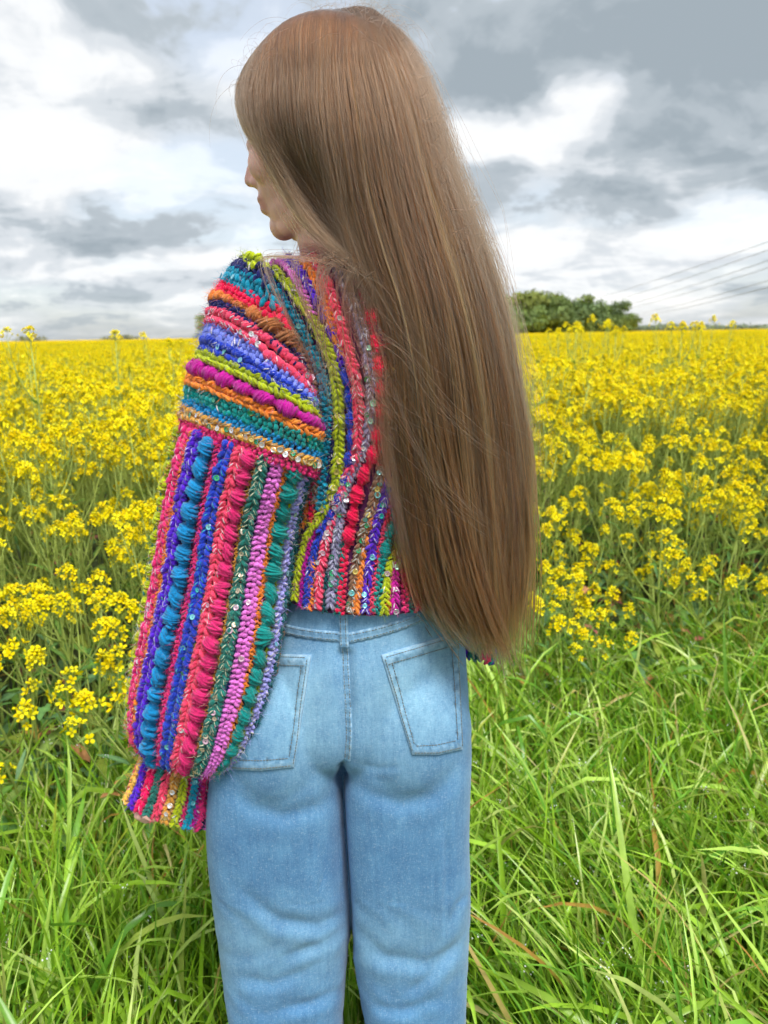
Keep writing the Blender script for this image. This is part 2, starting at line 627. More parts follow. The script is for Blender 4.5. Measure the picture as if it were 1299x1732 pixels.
def raceme(r, n, spread):
    """an open flower head: a dome of four-petalled flowers with green buds on top; base at the origin, axis +z"""
    mb = MB()
    bud_v, bud_f = sphere_tpl(5, 4)
    H = 0.026 + 0.0006 * n
    for i in range(n):
        f = (i + 0.5) / n
        ph = i * 2.39996 + r.normal(0, 0.25)
        zz = H * (0.15 + 0.85 * (1 - f))
        el = R(5 + 66 * (1 - f) ** 0.9) + r.normal(0, 0.12)
        ln = spread * (0.40 + 0.60 * f ** 0.7) * r.uniform(0.7, 1.25)
        d = np.array((math.cos(ph) * math.cos(el), math.sin(ph) * math.cos(el), math.sin(el) * 0.7))
        p = np.array((0, 0, zz)) + d * ln
        face = d + np.array((0, 0, 0.45)) + r.normal(0, 0.18, 3)
        M = rot_to(face)
        open_ = r.uniform(0.55, 1.0)
        sc = r.uniform(0.88, 1.15)
        tone = np.array(hexc(['#fff006', '#ffea00', '#fff420', '#ffe400'][r.integers(0, 4)])) * r.uniform(0.9, 1.0)
        for k in range(4):
            a = k * math.pi / 2 + r.normal(0, 0.12)
            pv = PETAL_V.copy() * sc
            pv[:, 2] += pv[:, 0] * (1 - open_) * 1.6
            c, s = math.cos(a), math.sin(a)
            q = np.stack((pv[:, 0] * c - pv[:, 1] * s, pv[:, 0] * s + pv[:, 1] * c, pv[:, 2]), 1)
            mb.add(q @ M.T + p, PETAL_F, tone)
        # pistil and stamens
        mb.add((bud_v * (0.0016, 0.0016, 0.004) + (0, 0, 0.003)) @ M.T + p, bud_f, hexc('#c2b91c'))
        # pedicel
        add_tube(mb, np.array([(0, 0, zz - 0.012), p * 0.6 + np.array((0, 0, (zz - 0.012) * 0.4)), p]), 0.0007, 3, hexc('#9aa63a'), 1, cap=False)
    for i in range(9):
        ph, q = i * 2.4, math.sqrt((i + 0.5) / 9)
        p = np.array((math.cos(ph) * 0.008 * q, math.sin(ph) * 0.008 * q, H + 0.010 - 0.006 * q + r.normal(0, 0.001)))
        mb.add(bud_v * (0.0020, 0.0020, 0.0038) + p, bud_f, hexc('#b5b52c'), 1)
    return mb


def leaf_mesh(r, L, W, col, droop, wavy):
    s = np.linspace(0, 1, 8)
    prof = np.sin(np.pi * np.clip(s * 0.92 + 0.05, 0, 1)) ** 0.8 * (1 - 0.35 * s)
    prof[-1] = 0.02
    a = 0.6 - droop * s
    x = np.concatenate(([0], np.cumsum(np.cos(a[:-1]) * L / 7)))
    z = np.concatenate(([0], np.cumsum(np.sin(a[:-1]) * L / 7)))
    w = W * prof / 2 * (1 + wavy * 0.25 * np.sin(s * 17))
    e = wavy * 0.12 * W * np.sin(s * 13 + r.uniform(0, 6))
    lft = np.stack((x, -w, z + 0.25 * w + e), 1)
    mid = np.stack((x, 0 * w, z), 1)
    rgt = np.stack((x, w, z + 0.25 * w - e), 1)
    v = np.stack((lft, mid, rgt), 1).reshape(-1, 3)
    b = np.arange(7) * 3
    f = np.concatenate((np.stack((b, b + 1, b + 4, b + 3), 1), np.stack((b + 1, b + 2, b + 5, b + 4), 1)))
    mb = MB()
    mb.add(v, f, np.asarray(col) * (0.85 + 0.3 * np.tile((0, 1, 0), 8))[:, None] * r.uniform(0.85, 1.15))
    return mb


LEAF_COLS = ['#6f9a44', '#7faa50', '#628e4c', '#93b05c', '#6e9664', '#9fb04a', '#c08a5c', '#b87068', '#d4b05a']


def rape_plant(seed, h, nbranch, nflow, pods, lean=0.0, spread_up=1.0):
    """returns the pieces of one plant: [('stem', MB), ('flower_head', MB, pos, axis), ...]"""
    r = np.random.default_rng(seed)
    stem = MB()
    green = np.array(hexc('#a6b860')) * r.uniform(0.85, 1.1)
    az = r.uniform(0, 6.28)
    s = np.linspace(0, 1, 9)
    bx = np.cos(az) * (lean * s ** 1.5 + 0.02 * np.sin(s * 5))
    by = np.sin(az) * (lean * s ** 1.5 + 0.02 * np.sin(s * 5))
    main = np.stack((bx * h, by * h, s * h * (1 - 0.3 * lean)), 1)
    add_tube(stem, main, np.linspace(0.0055, 0.0019, 9), 6, green)
    pieces = []

    def branch_end(path, n, k):
        d = path[-1] - path[-2]
        pieces.append(('flower_head', raceme(r, n, r.uniform(0.018, 0.036)), path[-1], d))
        # pods below the flowers
        L = np.concatenate(([0], np.cumsum(np.linalg.norm(np.diff(path, axis=0), axis=1))))
        for i in range(k):
            q = L[-1] - 0.015 - 0.012 * i
            if q < 0.03:
                break
            p = np.array([np.interp(q, L, path[:, j]) for j in range(3)])
            ph = i * 2.4 + r.normal(0, 0.3)
            o = np.array((math.cos(ph), math.sin(ph), 0))
            ln = r.uniform(0.03, 0.055)
            pp = np.stack([p, p + o * ln * 0.35 + np.array((0, 0, ln * 0.2)), p + o * ln * 0.55 + np.array((0, 0, ln * 0.95))])
            add_tube(stem, pp, np.array((0.0006, 0.0012, 0.0004)), 3, green * 1.05, cap=False)

    branch_end(main, nflow + 4, pods + 3)
    for i in range(nbranch):
        f = 0.40 + 0.52 * (i + r.uniform(0, 0.8)) / nbranch
        p0 = np.array([np.interp(f, s, main[:, j]) for j in range(3)])
        a = i * 2.4 + r.normal(0, 0.4)
        L = h * (1.02 - f) * r.uniform(0.75, 1.0) * spread_up + 0.03
        t = np.linspace(0, 1, 6)
        out = L * (0.42 * t + 0.10 * np.sin(t * 3))
        up = L * (0.75 * t + 0.22 * t ** 2)
        path = p0 + np.stack((np.cos(a) * out, np.sin(a) * out, up), 1)
        add_tube(stem, path, np.linspace(0.0028, 0.0012, 6), 5, green)
        branch_end(path, max(5, int(nflow * r.uniform(0.25, 1.0))), pods)
        # small clasping leaf at the fork
        if r.random() < 0.7:
            lm = leaf_mesh(r, r.uniform(0.05, 0.09), r.uniform(0.012, 0.022), hexc(LEAF_COLS[r.integers(0, 5)]), 0.5, 0.3)
            pieces.append(('leaf', lm, p0, a + 0.4))
    for i in range(5):
        f = 0.06 + 0.085 * i + r.uniform(0, 0.03)
        p0 = np.array([np.interp(f, s, main[:, j]) for j in range(3)])
        c = hexc(LEAF_COLS[r.integers(0, 9) if i < 2 else r.integers(0, 6)])
        lm = leaf_mesh(r, r.uniform(0.10, 0.19) * (1 - 0.4 * f), r.uniform(0.030, 0.060), c, r.uniform(0.7, 1.7), 1.0)
        pieces.append(('leaf', lm, p0, r.uniform(0, 6.28)))
    return [('stem', stem, np.zeros(3), None)] + pieces


def piece_xf(pc):
    name, mb, p, d = pc
    if name == 'flower_head':
        return rot_to(d), p
    if name == 'leaf':
        c, s = math.cos(d), math.sin(d)
        return np.array(((c, -s, 0), (s, c, 0), (0, 0, 1.0))), p
    return np.eye(3), p


PLANT_MATS = {'stem': [M_STEM], 'leaf': [M_LEAF], 'flower_head': [M_PETAL, M_STEM]}
protos = []          # list of [(name, mesh, matrix4)]
proto_merged = []


def build_protos():
    specs = [  # seed, height, branches, flowers per head, pods, lean
        (1, 1.00, 11, 24, 7, 0.05), (2, 1.08, 12, 22, 8, 0.08), (3, 0.92, 10, 28, 5, 0.04), (4, 1.12, 11, 26, 7, 0.10),
        (5, 0.86, 9, 22, 6, 0.12), (6, 1.05, 13, 22, 7, 0.03), (7, 0.72, 8, 17, 5, 0.16), (8, 0.60, 6, 14, 4, 0.18),
        (9, 1.20, 4, 20, 12, 0.03), (10, 1.25, 2, 8, 22, 0.02)]
    gm = bpy.data.collections.new('rape_sources')
    for k, (sd_, h, nb, nf, pods, ln) in enumerate(specs):
        pcs = rape_plant(sd_, h, nb, nf, pods, ln)
        rec = []
        V, Fs, C, MI, off = [], [], [], [], 0
        mg = MB()
        for pc in pcs:
            Rm, p = piece_xf(pc)
            me = pc[1].mesh('rape_' + pc[0], PLANT_MATS[pc[0]])
            M4 = Matrix([[*Rm[i], p[i]] for i in range(3)] + [[0, 0, 0, 1]])
            rec.append((pc[0], me, M4))
            for vv, cc in zip(pc[1].v, pc[1].c):
                mg.v.append(vv @ Rm.T + p)
                mg.c.append(cc)
            mp = {'stem': (1,), 'leaf': (2,), 'flower_head': (0, 1)}[pc[0]]
            for ff, mm in zip(pc[1].f, pc[1].m):
                mg.f.append(ff + mg.n)
                mg.m.append(np.array([mp[int(q)] for q in mm]))
            mg.n += pc[1].n
        protos.append(rec)
        o = bpy.data.objects.new('rape_source', mg.mesh('rape_whole', [M_PETAL, M_STEM, M_LEAF]))
        gm.objects.link(o)
    return gm


def place_plant(k, x, y, rz, sc, label, group, tilt=(0, 0), sz=None, name='rapeseed_plant'):
    e = bpy.data.objects.new(name, None)
    COL.objects.link(e)
    e.empty_display_size = 0.05
    e.location = (x, y, 0)
    e.rotation_euler = (tilt[0], tilt[1], rz)
    e.scale = (sc, sc, sz or sc)
    e['label'] = label
    e['category'] = 'rapeseed'
    if group:
        e['group'] = group
    for nm, me, M4 in protos[k]:
        c = bpy.data.objects.new(nm, me)
        COL.objects.link(c)
        c.parent = e
        c.matrix_local = M4
    return e


def build_field():
    src = build_protos()
    pts = []
    # blue-noise-like sowing of the first metres by dart throwing
    cell = {}
    r = random.Random(3)
    tries = 0
    while tries < 30000:
        tries += 1
        y = r.uniform(1.2, 6.5)
        x = r.uniform(-1, 1) * (0.75 * y + 0.3)
        e = y - float(field_edge(x))
        if e < 0:
            continue
        md = 0.115 if e < 1.6 else 0.16
        gx, gy = int(x // 0.16), int(y // 0.16)
        ok = True
        for i in (-1, 0, 1):
            for j in (-1, 0, 1):
                for (a, b) in cell.get((gx + i, gy + j), ()):
                    if (a - x) ** 2 + (b - y) ** 2 < md * md:
                        ok = False
        if ok:
            cell.setdefault((gx, gy), []).append((x, y))
            pts.append((e, x, y))
    pts.sort(key=lambda q: q[0] + 0.25 * max(0, abs(q[1]) - 0.56 * q[2]) * 10)
    G = 'rapeseed plants in the front rows of the field'
    labels = {
        'front': 'short yellow rapeseed plant leaning out over the grass at the edge of the crop',
        'second': 'yellow rapeseed plant with open flower heads just behind the front edge of the crop',
        'third': 'tall yellow rapeseed plant standing a few rows into the crop'}
    rest = []
    cnt = 0
    ranked = {'front': [], 'second': [], 'third': []}
    for (e, x, y) in pts:
        vis = abs(x) < 0.58 * y + 0.05
        hidden = (-0.27 * y < x < 0.18 * y)       # wholly behind the person
        if cnt < 288 and vis and not hidden and e < 2.2:
            if e < 0.22:
                k, sc, lb = r.choice((6, 7, 7, 4)), r.uniform(0.85, 1.1), 'front'
                tilt = (R(r.uniform(6, 22)), R(r.uniform(-10, 10)))
            elif e < 0.6:
                k, sc, lb = r.choice((2, 4, 6, 0)), r.uniform(0.82, 1.0), 'second'
                tilt = (R(r.uniform(0, 12)), R(r.uniform(-7, 7)))
            else:
                k, sc, lb = r.choice((0, 1, 2, 3, 5)), r.uniform(0.88, 1.06), 'third'
                tilt = (R(r.uniform(-4, 5)), R(r.uniform(-5, 5)))
            e_ = place_plant(k, x, y, 0, sc, labels[lb], G + ', ' + lb + ' rank', tilt)
            # turn about its own stem after the lean
            e_.rotation_mode = 'XYZ'
            m = Matrix.Rotation(tilt[0], 3, 'X') @ Matrix.Rotation(tilt[1], 3, 'Y') @ Matrix.Rotation(r.uniform(0, 6.28), 3, 'Z')
            e_.rotation_euler = m.to_euler()
            cnt += 1
            ranked[lb].append((x / y, e_))
        else:
            rest.append((x, y, r.choice((0, 1, 2, 3, 5)) if e > 0.5 else r.choice((4, 6, 2)), r.uniform(0.88, 1.06)))
    nth = ['first', 'second', 'third', 'fourth', 'fifth', 'sixth', 'seventh', 'eighth', 'ninth', 'tenth', 'eleventh', 'twelfth', 'thirteenth', 'fourteenth', 'fifteenth',
           'sixteenth', 'seventeenth', 'eighteenth', 'nineteenth', 'twentieth']
    for lb, what in (('front', 'short rapeseed plant leaning out at the crop edge'), ('second', 'rapeseed plant in the second rank of the crop')):
        for side, where in ((-1, 'left of the sleeve'), (1, 'right of the hair')):
            es = sorted([q for q in ranked[lb] if q[0] * side > 0], key=lambda q: abs(q[0] + 0.5) if side < 0 else abs(q[0]))
            for i, (_, e_) in enumerate(es):
                if i < 20:
                    e_['label'] = what + ', ' + nth[i] + ' from the ' + ('picture edge' if side < 0 else 'hair')
    nth += [t_ + '-' + u_ for t_ in ('twenty', 'thirty', 'forty', 'fifty') for u_ in nth[:9]]
    bands = {}
    for q, e_ in ranked['third']:
        far_ = e_.location.y - float(field_edge(e_.location.x))
        row = 'three ranks' if far_ < 0.9 else 'four ranks' if far_ < 1.2 else 'five ranks' if far_ < 1.6 else 'six ranks'
        bands.setdefault((row, 'left of the sleeve' if q < 0 else 'right of the hair'), []).append((q, e_))
    for (row, where), es in bands.items():
        for i, (q, e_) in enumerate(sorted(es, key=lambda w_: w_[0])):
            e_['label'] = 'tall rapeseed plant %s into the crop %s, %s from the left' % (row, where, nth[min(i, len(nth) - 1)])
            e_['group'] = 'tall rapeseed plants %s into the crop %s' % (row, where)
    # single plants that stand up against the sky
    def tall(px, py, D, k, label):
        p = P(px, py, D)
        hk = [1.00, 1.08, 0.92, 1.12, 0.86, 1.05, 0.70, 0.58, 1.20, 1.25][k] + 0.05
        place_plant(k, p[0], p[1], r.uniform(0, 6), 0.9, label, None, sz=p[2] / hk)
    tall(48, 545, 2.6, 9, 'spent rapeseed plant with bare seed pods and one small flower, far left')
    tall(193, 553, 3.3, 9, 'thin podded rapeseed stalk with a small flower above the field left of the person')
    tall(1152, 541, 4.0, 8, 'tallest yellow rapeseed head standing against the sky under the power lines')
    tall(1187, 542, 5.0, 8, 'small yellow rapeseed head just beside the tallest one under the power lines')
    tall(1043, 549, 4.6, 8, 'yellow rapeseed head standing in front of the end of the wood')
    tall(976, 542, 4.4, 8, 'yellow rapeseed head standing before the middle of the wood')
    tall(947, 553, 5.2, 8, 'low yellow rapeseed head at the foot of the wood nearest the hair')
    tall(283, 570, 4.5, 8, 'yellow rapeseed head a little above the field beside the raised shoulder')
    # the rest of the crop, one mass
    for (n, y0, y1, half, s0, s1) in ((3800, 6.5, 14, 0.80, 1.0, 1.15), (8500, 14, 40, 0.80, 1.15, 1.45), (12000, 40, 140, 0.70, 1.5, 2.4)):
        yy = np.sqrt(rng.uniform(y0 ** 2, y1 ** 2, n))
        xx = rng.uniform(-1, 1, n) * half * yy
        for x, y in zip(xx, yy):
            rest.append((x, y, r.choice((0, 1, 2, 3, 5)), -r.uniform(s0, s1)))
    rest = np.array(rest)
    me = bpy.data.meshes.new('rapeseed_crop')
    me.vertices.add(len(rest))
    me.vertices.foreach_set('co', np.stack((rest[:, 0], rest[:, 1], 0 * rest[:, 0]), 1).astype(np.float32).ravel())
    at = me.attributes.new('pick', 'INT', 'POINT')
    at.data.foreach_set('value', rest[:, 2].astype(np.int32))
    wide = abs(rest[:, 3])
    tallness = np.where(rest[:, 3] < 0, rng.uniform(0.92, 1.06, len(rest)), wide)
    at = me.attributes.new('size', 'FLOAT_VECTOR', 'POINT')
    at.data.foreach_set('vector', np.stack((wide, wide, tallness), 1).astype(np.float32).ravel())
    at = me.attributes.new('turn', 'FLOAT_VECTOR', 'POINT')
    at.data.foreach_set('vector', np.stack((rng.normal(0, 0.07, len(rest)), rng.normal(0, 0.07, len(rest)), rng.uniform(0, 6.28, len(rest))), 1).astype(np.float32).ravel())
    o = obj('rapeseed_crop', me, kind='stuff', category='crop', label='dense yellow flowering rapeseed crop reaching back to the horizon')
    ng = bpy.data.node_groups.new('sow_crop', 'GeometryNodeTree')
    ng.interface.new_socket('Geometry', in_out='INPUT', socket_type='NodeSocketGeometry')
    ng.interface.new_socket('Geometry', in_out='OUTPUT', socket_type='NodeSocketGeometry')
    N = ng.nodes
    gi, go = N.new('NodeGroupInput'), N.new('NodeGroupOutput')
    ci = N.new('GeometryNodeCollectionInfo')
    ci.inputs['Collection'].default_value = src
    ci.inputs['Separate Children'].default_value = True
    ci.inputs['Reset Children'].default_value = True
    io = N.new('GeometryNodeInstanceOnPoints')
    io.inputs['Pick Instance'].default_value = True
    def attr(nm, ty):
        a = N.new('GeometryNodeInputNamedAttribute')
        a.data_type = ty
        a.inputs['Name'].default_value = nm
        return a.outputs[0]
    L = ng.links
    L.new(gi.outputs[0], io.inputs['Points'])
    L.new(ci.outputs[0], io.inputs['Instance'])
    L.new(attr('pick', 'INT'), io.inputs['Instance Index'])
    L.new(attr('turn', 'FLOAT_VECTOR'), io.inputs['Rotation'])
    L.new(attr('size', 'FLOAT_VECTOR'), io.inputs['Scale'])
    L.new(io.outputs[0], go.inputs[0])
    md = o.modifiers.new('sow', 'NODES')
    md.node_group = ng
    # far canopy of the crop, too far to tell plants apart
    m, t, out = material('far_crop')
    g = t.n('ShaderNodeNewGeometry').outputs['Position']
    c = t.ramp(t.noise(g, 1.6, 5, 0.7), [(0.32, hexc('#8f8a1c')), (0.5, hexc('#e0b800')), (0.7, hexc('#f6d400'))])
    principled(t, out, **{'Base Color': c, 'Roughness': 0.9, 'Specular IOR Level': 0.1})
    nx, ny = 160, 90
    ys = 30 + (620 - 30) * np.linspace(0, 1, ny) ** 2.2
    us = np.linspace(-1, 1, nx)
    Y, U = np.meshgrid(ys, us, indexing='ij')
    X = U * Y * 1.1
    Z = 0.86 + rng.normal(0, 0.05, X.shape) + 0.10 * np.clip((Y - 60) / 100, 0, 1)
    v = np.stack((X, Y, Z), -1).reshape(-1, 3)
    i = (np.arange(ny - 1)[:, None] * nx + np.arange(nx - 1)[None]).ravel()
    obj('far_field', fast_mesh('far_field', v, np.stack((i, i + 1, i + nx + 1, i + nx), 1), [m]), kind='structure', label='far yellow surface of the rapeseed field')
    # weeds and fallen leaves in the shade along the edge of the crop
    n = 1900
    mbs = MB()
    rr = np.random.default_rng(8)
    for i in range(n):
        x = rr.uniform(-1.9, 2.3)
        y = float(field_edge(x)) + rr.normal(0.12, 0.22)
        if -0.30 * y < x < 0.19 * y and rr.random() < 0.8:
            continue
        c = hexc(LEAF_COLS[rr.choice(9, p=[.2, .2, .16, .12, .12, .08, .05, .03, .04])], 0.9)
        lm = leaf_mesh(rr, rr.uniform(0.04, 0.11), rr.uniform(0.014, 0.042), c, rr.uniform(0.3, 1.5), 1.0)
        a = rr.uniform(0, 6.28)
        Rm = np.array(((math.cos(a), -math.sin(a), 0), (math.sin(a), math.cos(a), 0), (0, 0, 1.0)))
        zz = abs(rr.normal(0.0, 0.17)) + 0.02
        mbs.add(lm.v[0] @ Rm.T + (x, y, zz), lm.f[0], lm.c[0])
    obj('undergrowth', mbs.mesh('undergrowth', [M_LEAF]), kind='stuff', category='weeds', label='low leafy weeds and browning leaves along the foot of the crop')


# ------------------------------------------------------------------ trees, hedges, power lines
def tree(x, y, h, w, col, label, group, seed, name='tree', flat=1.0, cat='tree', n=3600):
    r = np.random.default_rng(seed)
    e = bpy.data.objects.new(name, None)
    COL.objects.link(e)
    e.location = (x, y, 0)
    e['label'], e['category'] = label, cat
    if group:
        e['group'] = group
    tr = MB()
    add_tube(tr, np.array([(0, 0, 0), (0.1, 0, h * 0.3), (0, 0.1, h * 0.72)]), np.array((0.03, 0.022, 0.008)) * h, 7, hexc('#5a5040'))
    for i in range(6):
        a = i * 1.05 + r.normal(0, 0.3)
        p0 = np.array((0, 0, h * (0.22 + 0.07 * i)))
        p1 = p0 + np.array((math.cos(a) * w * 0.33, math.sin(a) * w * 0.33, h * 0.2))
        add_tube(tr, np.array([p0, (p0 + p1) / 2 + (0, 0, h * 0.03), p1]), np.array((0.010, 0.007, 0.003)) * h, 5, hexc('#5a5040'))
    obj('trunk', tr.mesh('trunk', [M_STEM]), e)
    # crown: leaf clumps on many lobes
    nl = 22
    lob = np.stack((r.normal(0, 0.24, nl) * w, r.normal(0, 0.24, nl) * w, h * r.uniform(0.12, 0.85, nl)), 1)
    lr = r.uniform(0.13, 0.24, nl) * w
    lob[:, 2] = np.minimum(lob[:, 2], h - lr * 0.8)
    k = r.integers(0, nl, n)
    d = r.normal(0, 1, (n, 3))
    d /= np.linalg.norm(d, axis=1, keepdims=True)
    c = lob[k] + d * (lr[k] * r.uniform(0.4, 1.16, n))[:, None] * np.array((1, 1, 0.85 * flat))
    c[:, 2] = np.maximum(c[:, 2], 0.04 * h)
    s = r.uniform(0.020, 0.042, n) * w
    nn = d + r.normal(0, 0.6, (n, 3))
    nn /= np.linalg.norm(nn, axis=1, keepdims=True)
    a = np.cross(nn, r.normal(0, 1, (n, 3)))
    a /= np.linalg.norm(a, axis=1, keepdims=True)
    b = np.cross(nn, a)
    ang = np.arange(5) * 2 * math.pi / 5
    V = c[:, None] + s[:, None, None] * (np.cos(ang)[None, :, None] * a[:, None] + np.sin(ang)[None, :, None] * b[:, None] * 0.7)
    colr = np.asarray(col) * r.uniform(0.75, 1.25, (n, 1)) * (0.9 + 0.2 * r.random((nl, 1)))[k]
    Fc = np.arange(n * 5).reshape(n, 5)
    obj('crown', fast_mesh('crown', V.reshape(-1, 3), Fc, [M_TREE], col=np.repeat(colr, 5, 0)), e)
    return e


def build_far():
    D = 230.0
    G = 'trees of the wood beyond the field'
    gr = [hexc(c) for c in ('#84964c', '#788e52', '#72864e', '#8c9850', '#6e8456')]
    wood = [  # px, top py, width px, colour, depth, words
        (868, 497, 62, 0, 8, 'pale green tree of the wood half hidden by the hair'),
        (892, 490, 60, 3, 0, 'rounded tree with a yellowish green crown just right of the hair'),
        (920, 488, 62, 1, 6, 'tallest rounded tree in the wood beyond the field'),
        (950, 491, 58, 2, 0, 'dull green tree right of the tallest one in the wood'),
        (976, 497, 52, 0, 7, 'mid green tree behind the flower head in the middle of the wood'),
        (1002, 503, 46, 4, 0, 'dark green tree in the falling right half of the wood'),
        (1022, 514, 36, 1, 5, 'lower green tree near the right end of the wood'),
        (1042, 507, 36, 4, 10, 'thin grey-green tree standing up near the right end of the wood'),
        (1058, 530, 30, 2, 0, 'small green tree at the right end of the wood'),
        (935, 520, 46, 2, -10, 'low dark bushy tree at the front of the wood'),
        (985, 524, 44, 4, -10, 'low green bushy tree at the front of the wood further from the hair'),
        (880, 518, 46, 1, -10, 'low bushy tree at the front of the wood beside the hair'),
        (1030, 534, 40, 2, -8, 'low dark tree filling the front of the wood near its right end')]
    for i, (px, py, w, c, dd, lab) in enumerate(wood):
        q = P(px, py, D + dd)
        tree(q[0], q[1], q[2], w * D / F * 1.45, gr[c], lab, G, 40 + i)
    q = P(354, 528, 120)
    tree(q[0], q[1], q[2], 42 * 120 / F, hexc('#8a966c'), 'grey-green tree showing past the raised shoulder', None, 77)
    for i, (px, py, w, lab) in enumerate(((50, 566, 42, 'low grey bush on the horizon behind the podded plant'), (185, 567, 44, 'wide grey-green bush on the horizon left of the person'), (214, 565, 40, 'second grey bush on the horizon, close beside the wide one'),
                                          (310, 572, 40, 'low grey bush on the horizon near the shoulder'))):
        q = P(px, py, 330)
        tree(q[0], q[1], q[2], w * 330 / F, hexc('#8a9184'), lab, 'bushes on the horizon', 90 + i, 'bush', 0.8, 'bush', 900)
    hedge = [(1075, 549, 34), (1105, 548, 40), (1137, 546, 34), (1165, 549, 40), (1196, 547, 38), (1228, 549, 40), (1262, 546, 38), (1292, 548, 38)]
    words = ['first bush of the far dark hedge, next to the wood', 'second bush of the far dark hedge from the wood', 'third bush of the far dark hedge, left of the tallest flower head',
             'fourth bush of the far dark hedge, behind the tallest flower head', 'fifth bush of the far dark hedge, right of the tall flower heads', 'sixth bush of the far dark hedge from the wood',
             'last bush but one of the far dark hedge', 'last bush of the far dark hedge at the picture edge']
    for i, ((px, py, w), lab) in enumerate(zip(hedge, words)):
        q = P(px, py, 380)
        tree(q[0], q[1], q[2], w * 380 / F * 1.3, hexc('#829280'), lab, 'bushes of the far hedge', 120 + i, 'hedge_bush', 0.8, 'bush', 900)
    m, t, out = material('cable')
    principled(t, out, **{'Base Color': (0.10, 0.11, 0.12, 1), 'Roughness': 0.5, 'Metallic': 0.5})
    lines = [  # near-end pixel at the right edge, far-end pixel near the hedge
        (409, 1000, 506, 'topmost of the six power lines crossing the sky'), (423, 1020, 513, 'second power line from the top'),
        (441, 1040, 520, 'third power line from the top'), (453, 1060, 522, 'third power line from the bottom'),
        (475, 1075, 531, 'second power line from the bottom'), (486, 1085, 534, 'lowest of the six power lines')]
    for (y1, x0, y0, lab) in lines:
        a = P(x0, y0, 420)
        b = P(1299, y1, 150)
        d = b - a
        s = np.linspace(-0.05, 1.5, 40)
        pts = a + s[:, None] * d
        pts[:, 2] += -(s * (1.0 - s)) * 2.5 * (1 if y1 > 0 else 1)
        mb = MB()
        add_tube(mb, pts, 0.055, 6)
        obj('power_line', mb.mesh('power_line', [m]), category='power line', label=lab, group='power lines over the field')


build_ground()
build_grass()
build_field()
build_far()

# ================================================================== the person
BD = 0.93                                   # distance of the body's middle from the camera
BASE = (FOOT_X, FOOT_Y + 0.02, 0.0)
person = obj('person', None)
person.location = BASE
person.empty_display_size = 0.1
person['label'] = 'person with very long brown hair seen from behind, in striped crochet sweater and blue jeans'
person['category'] = 'person'


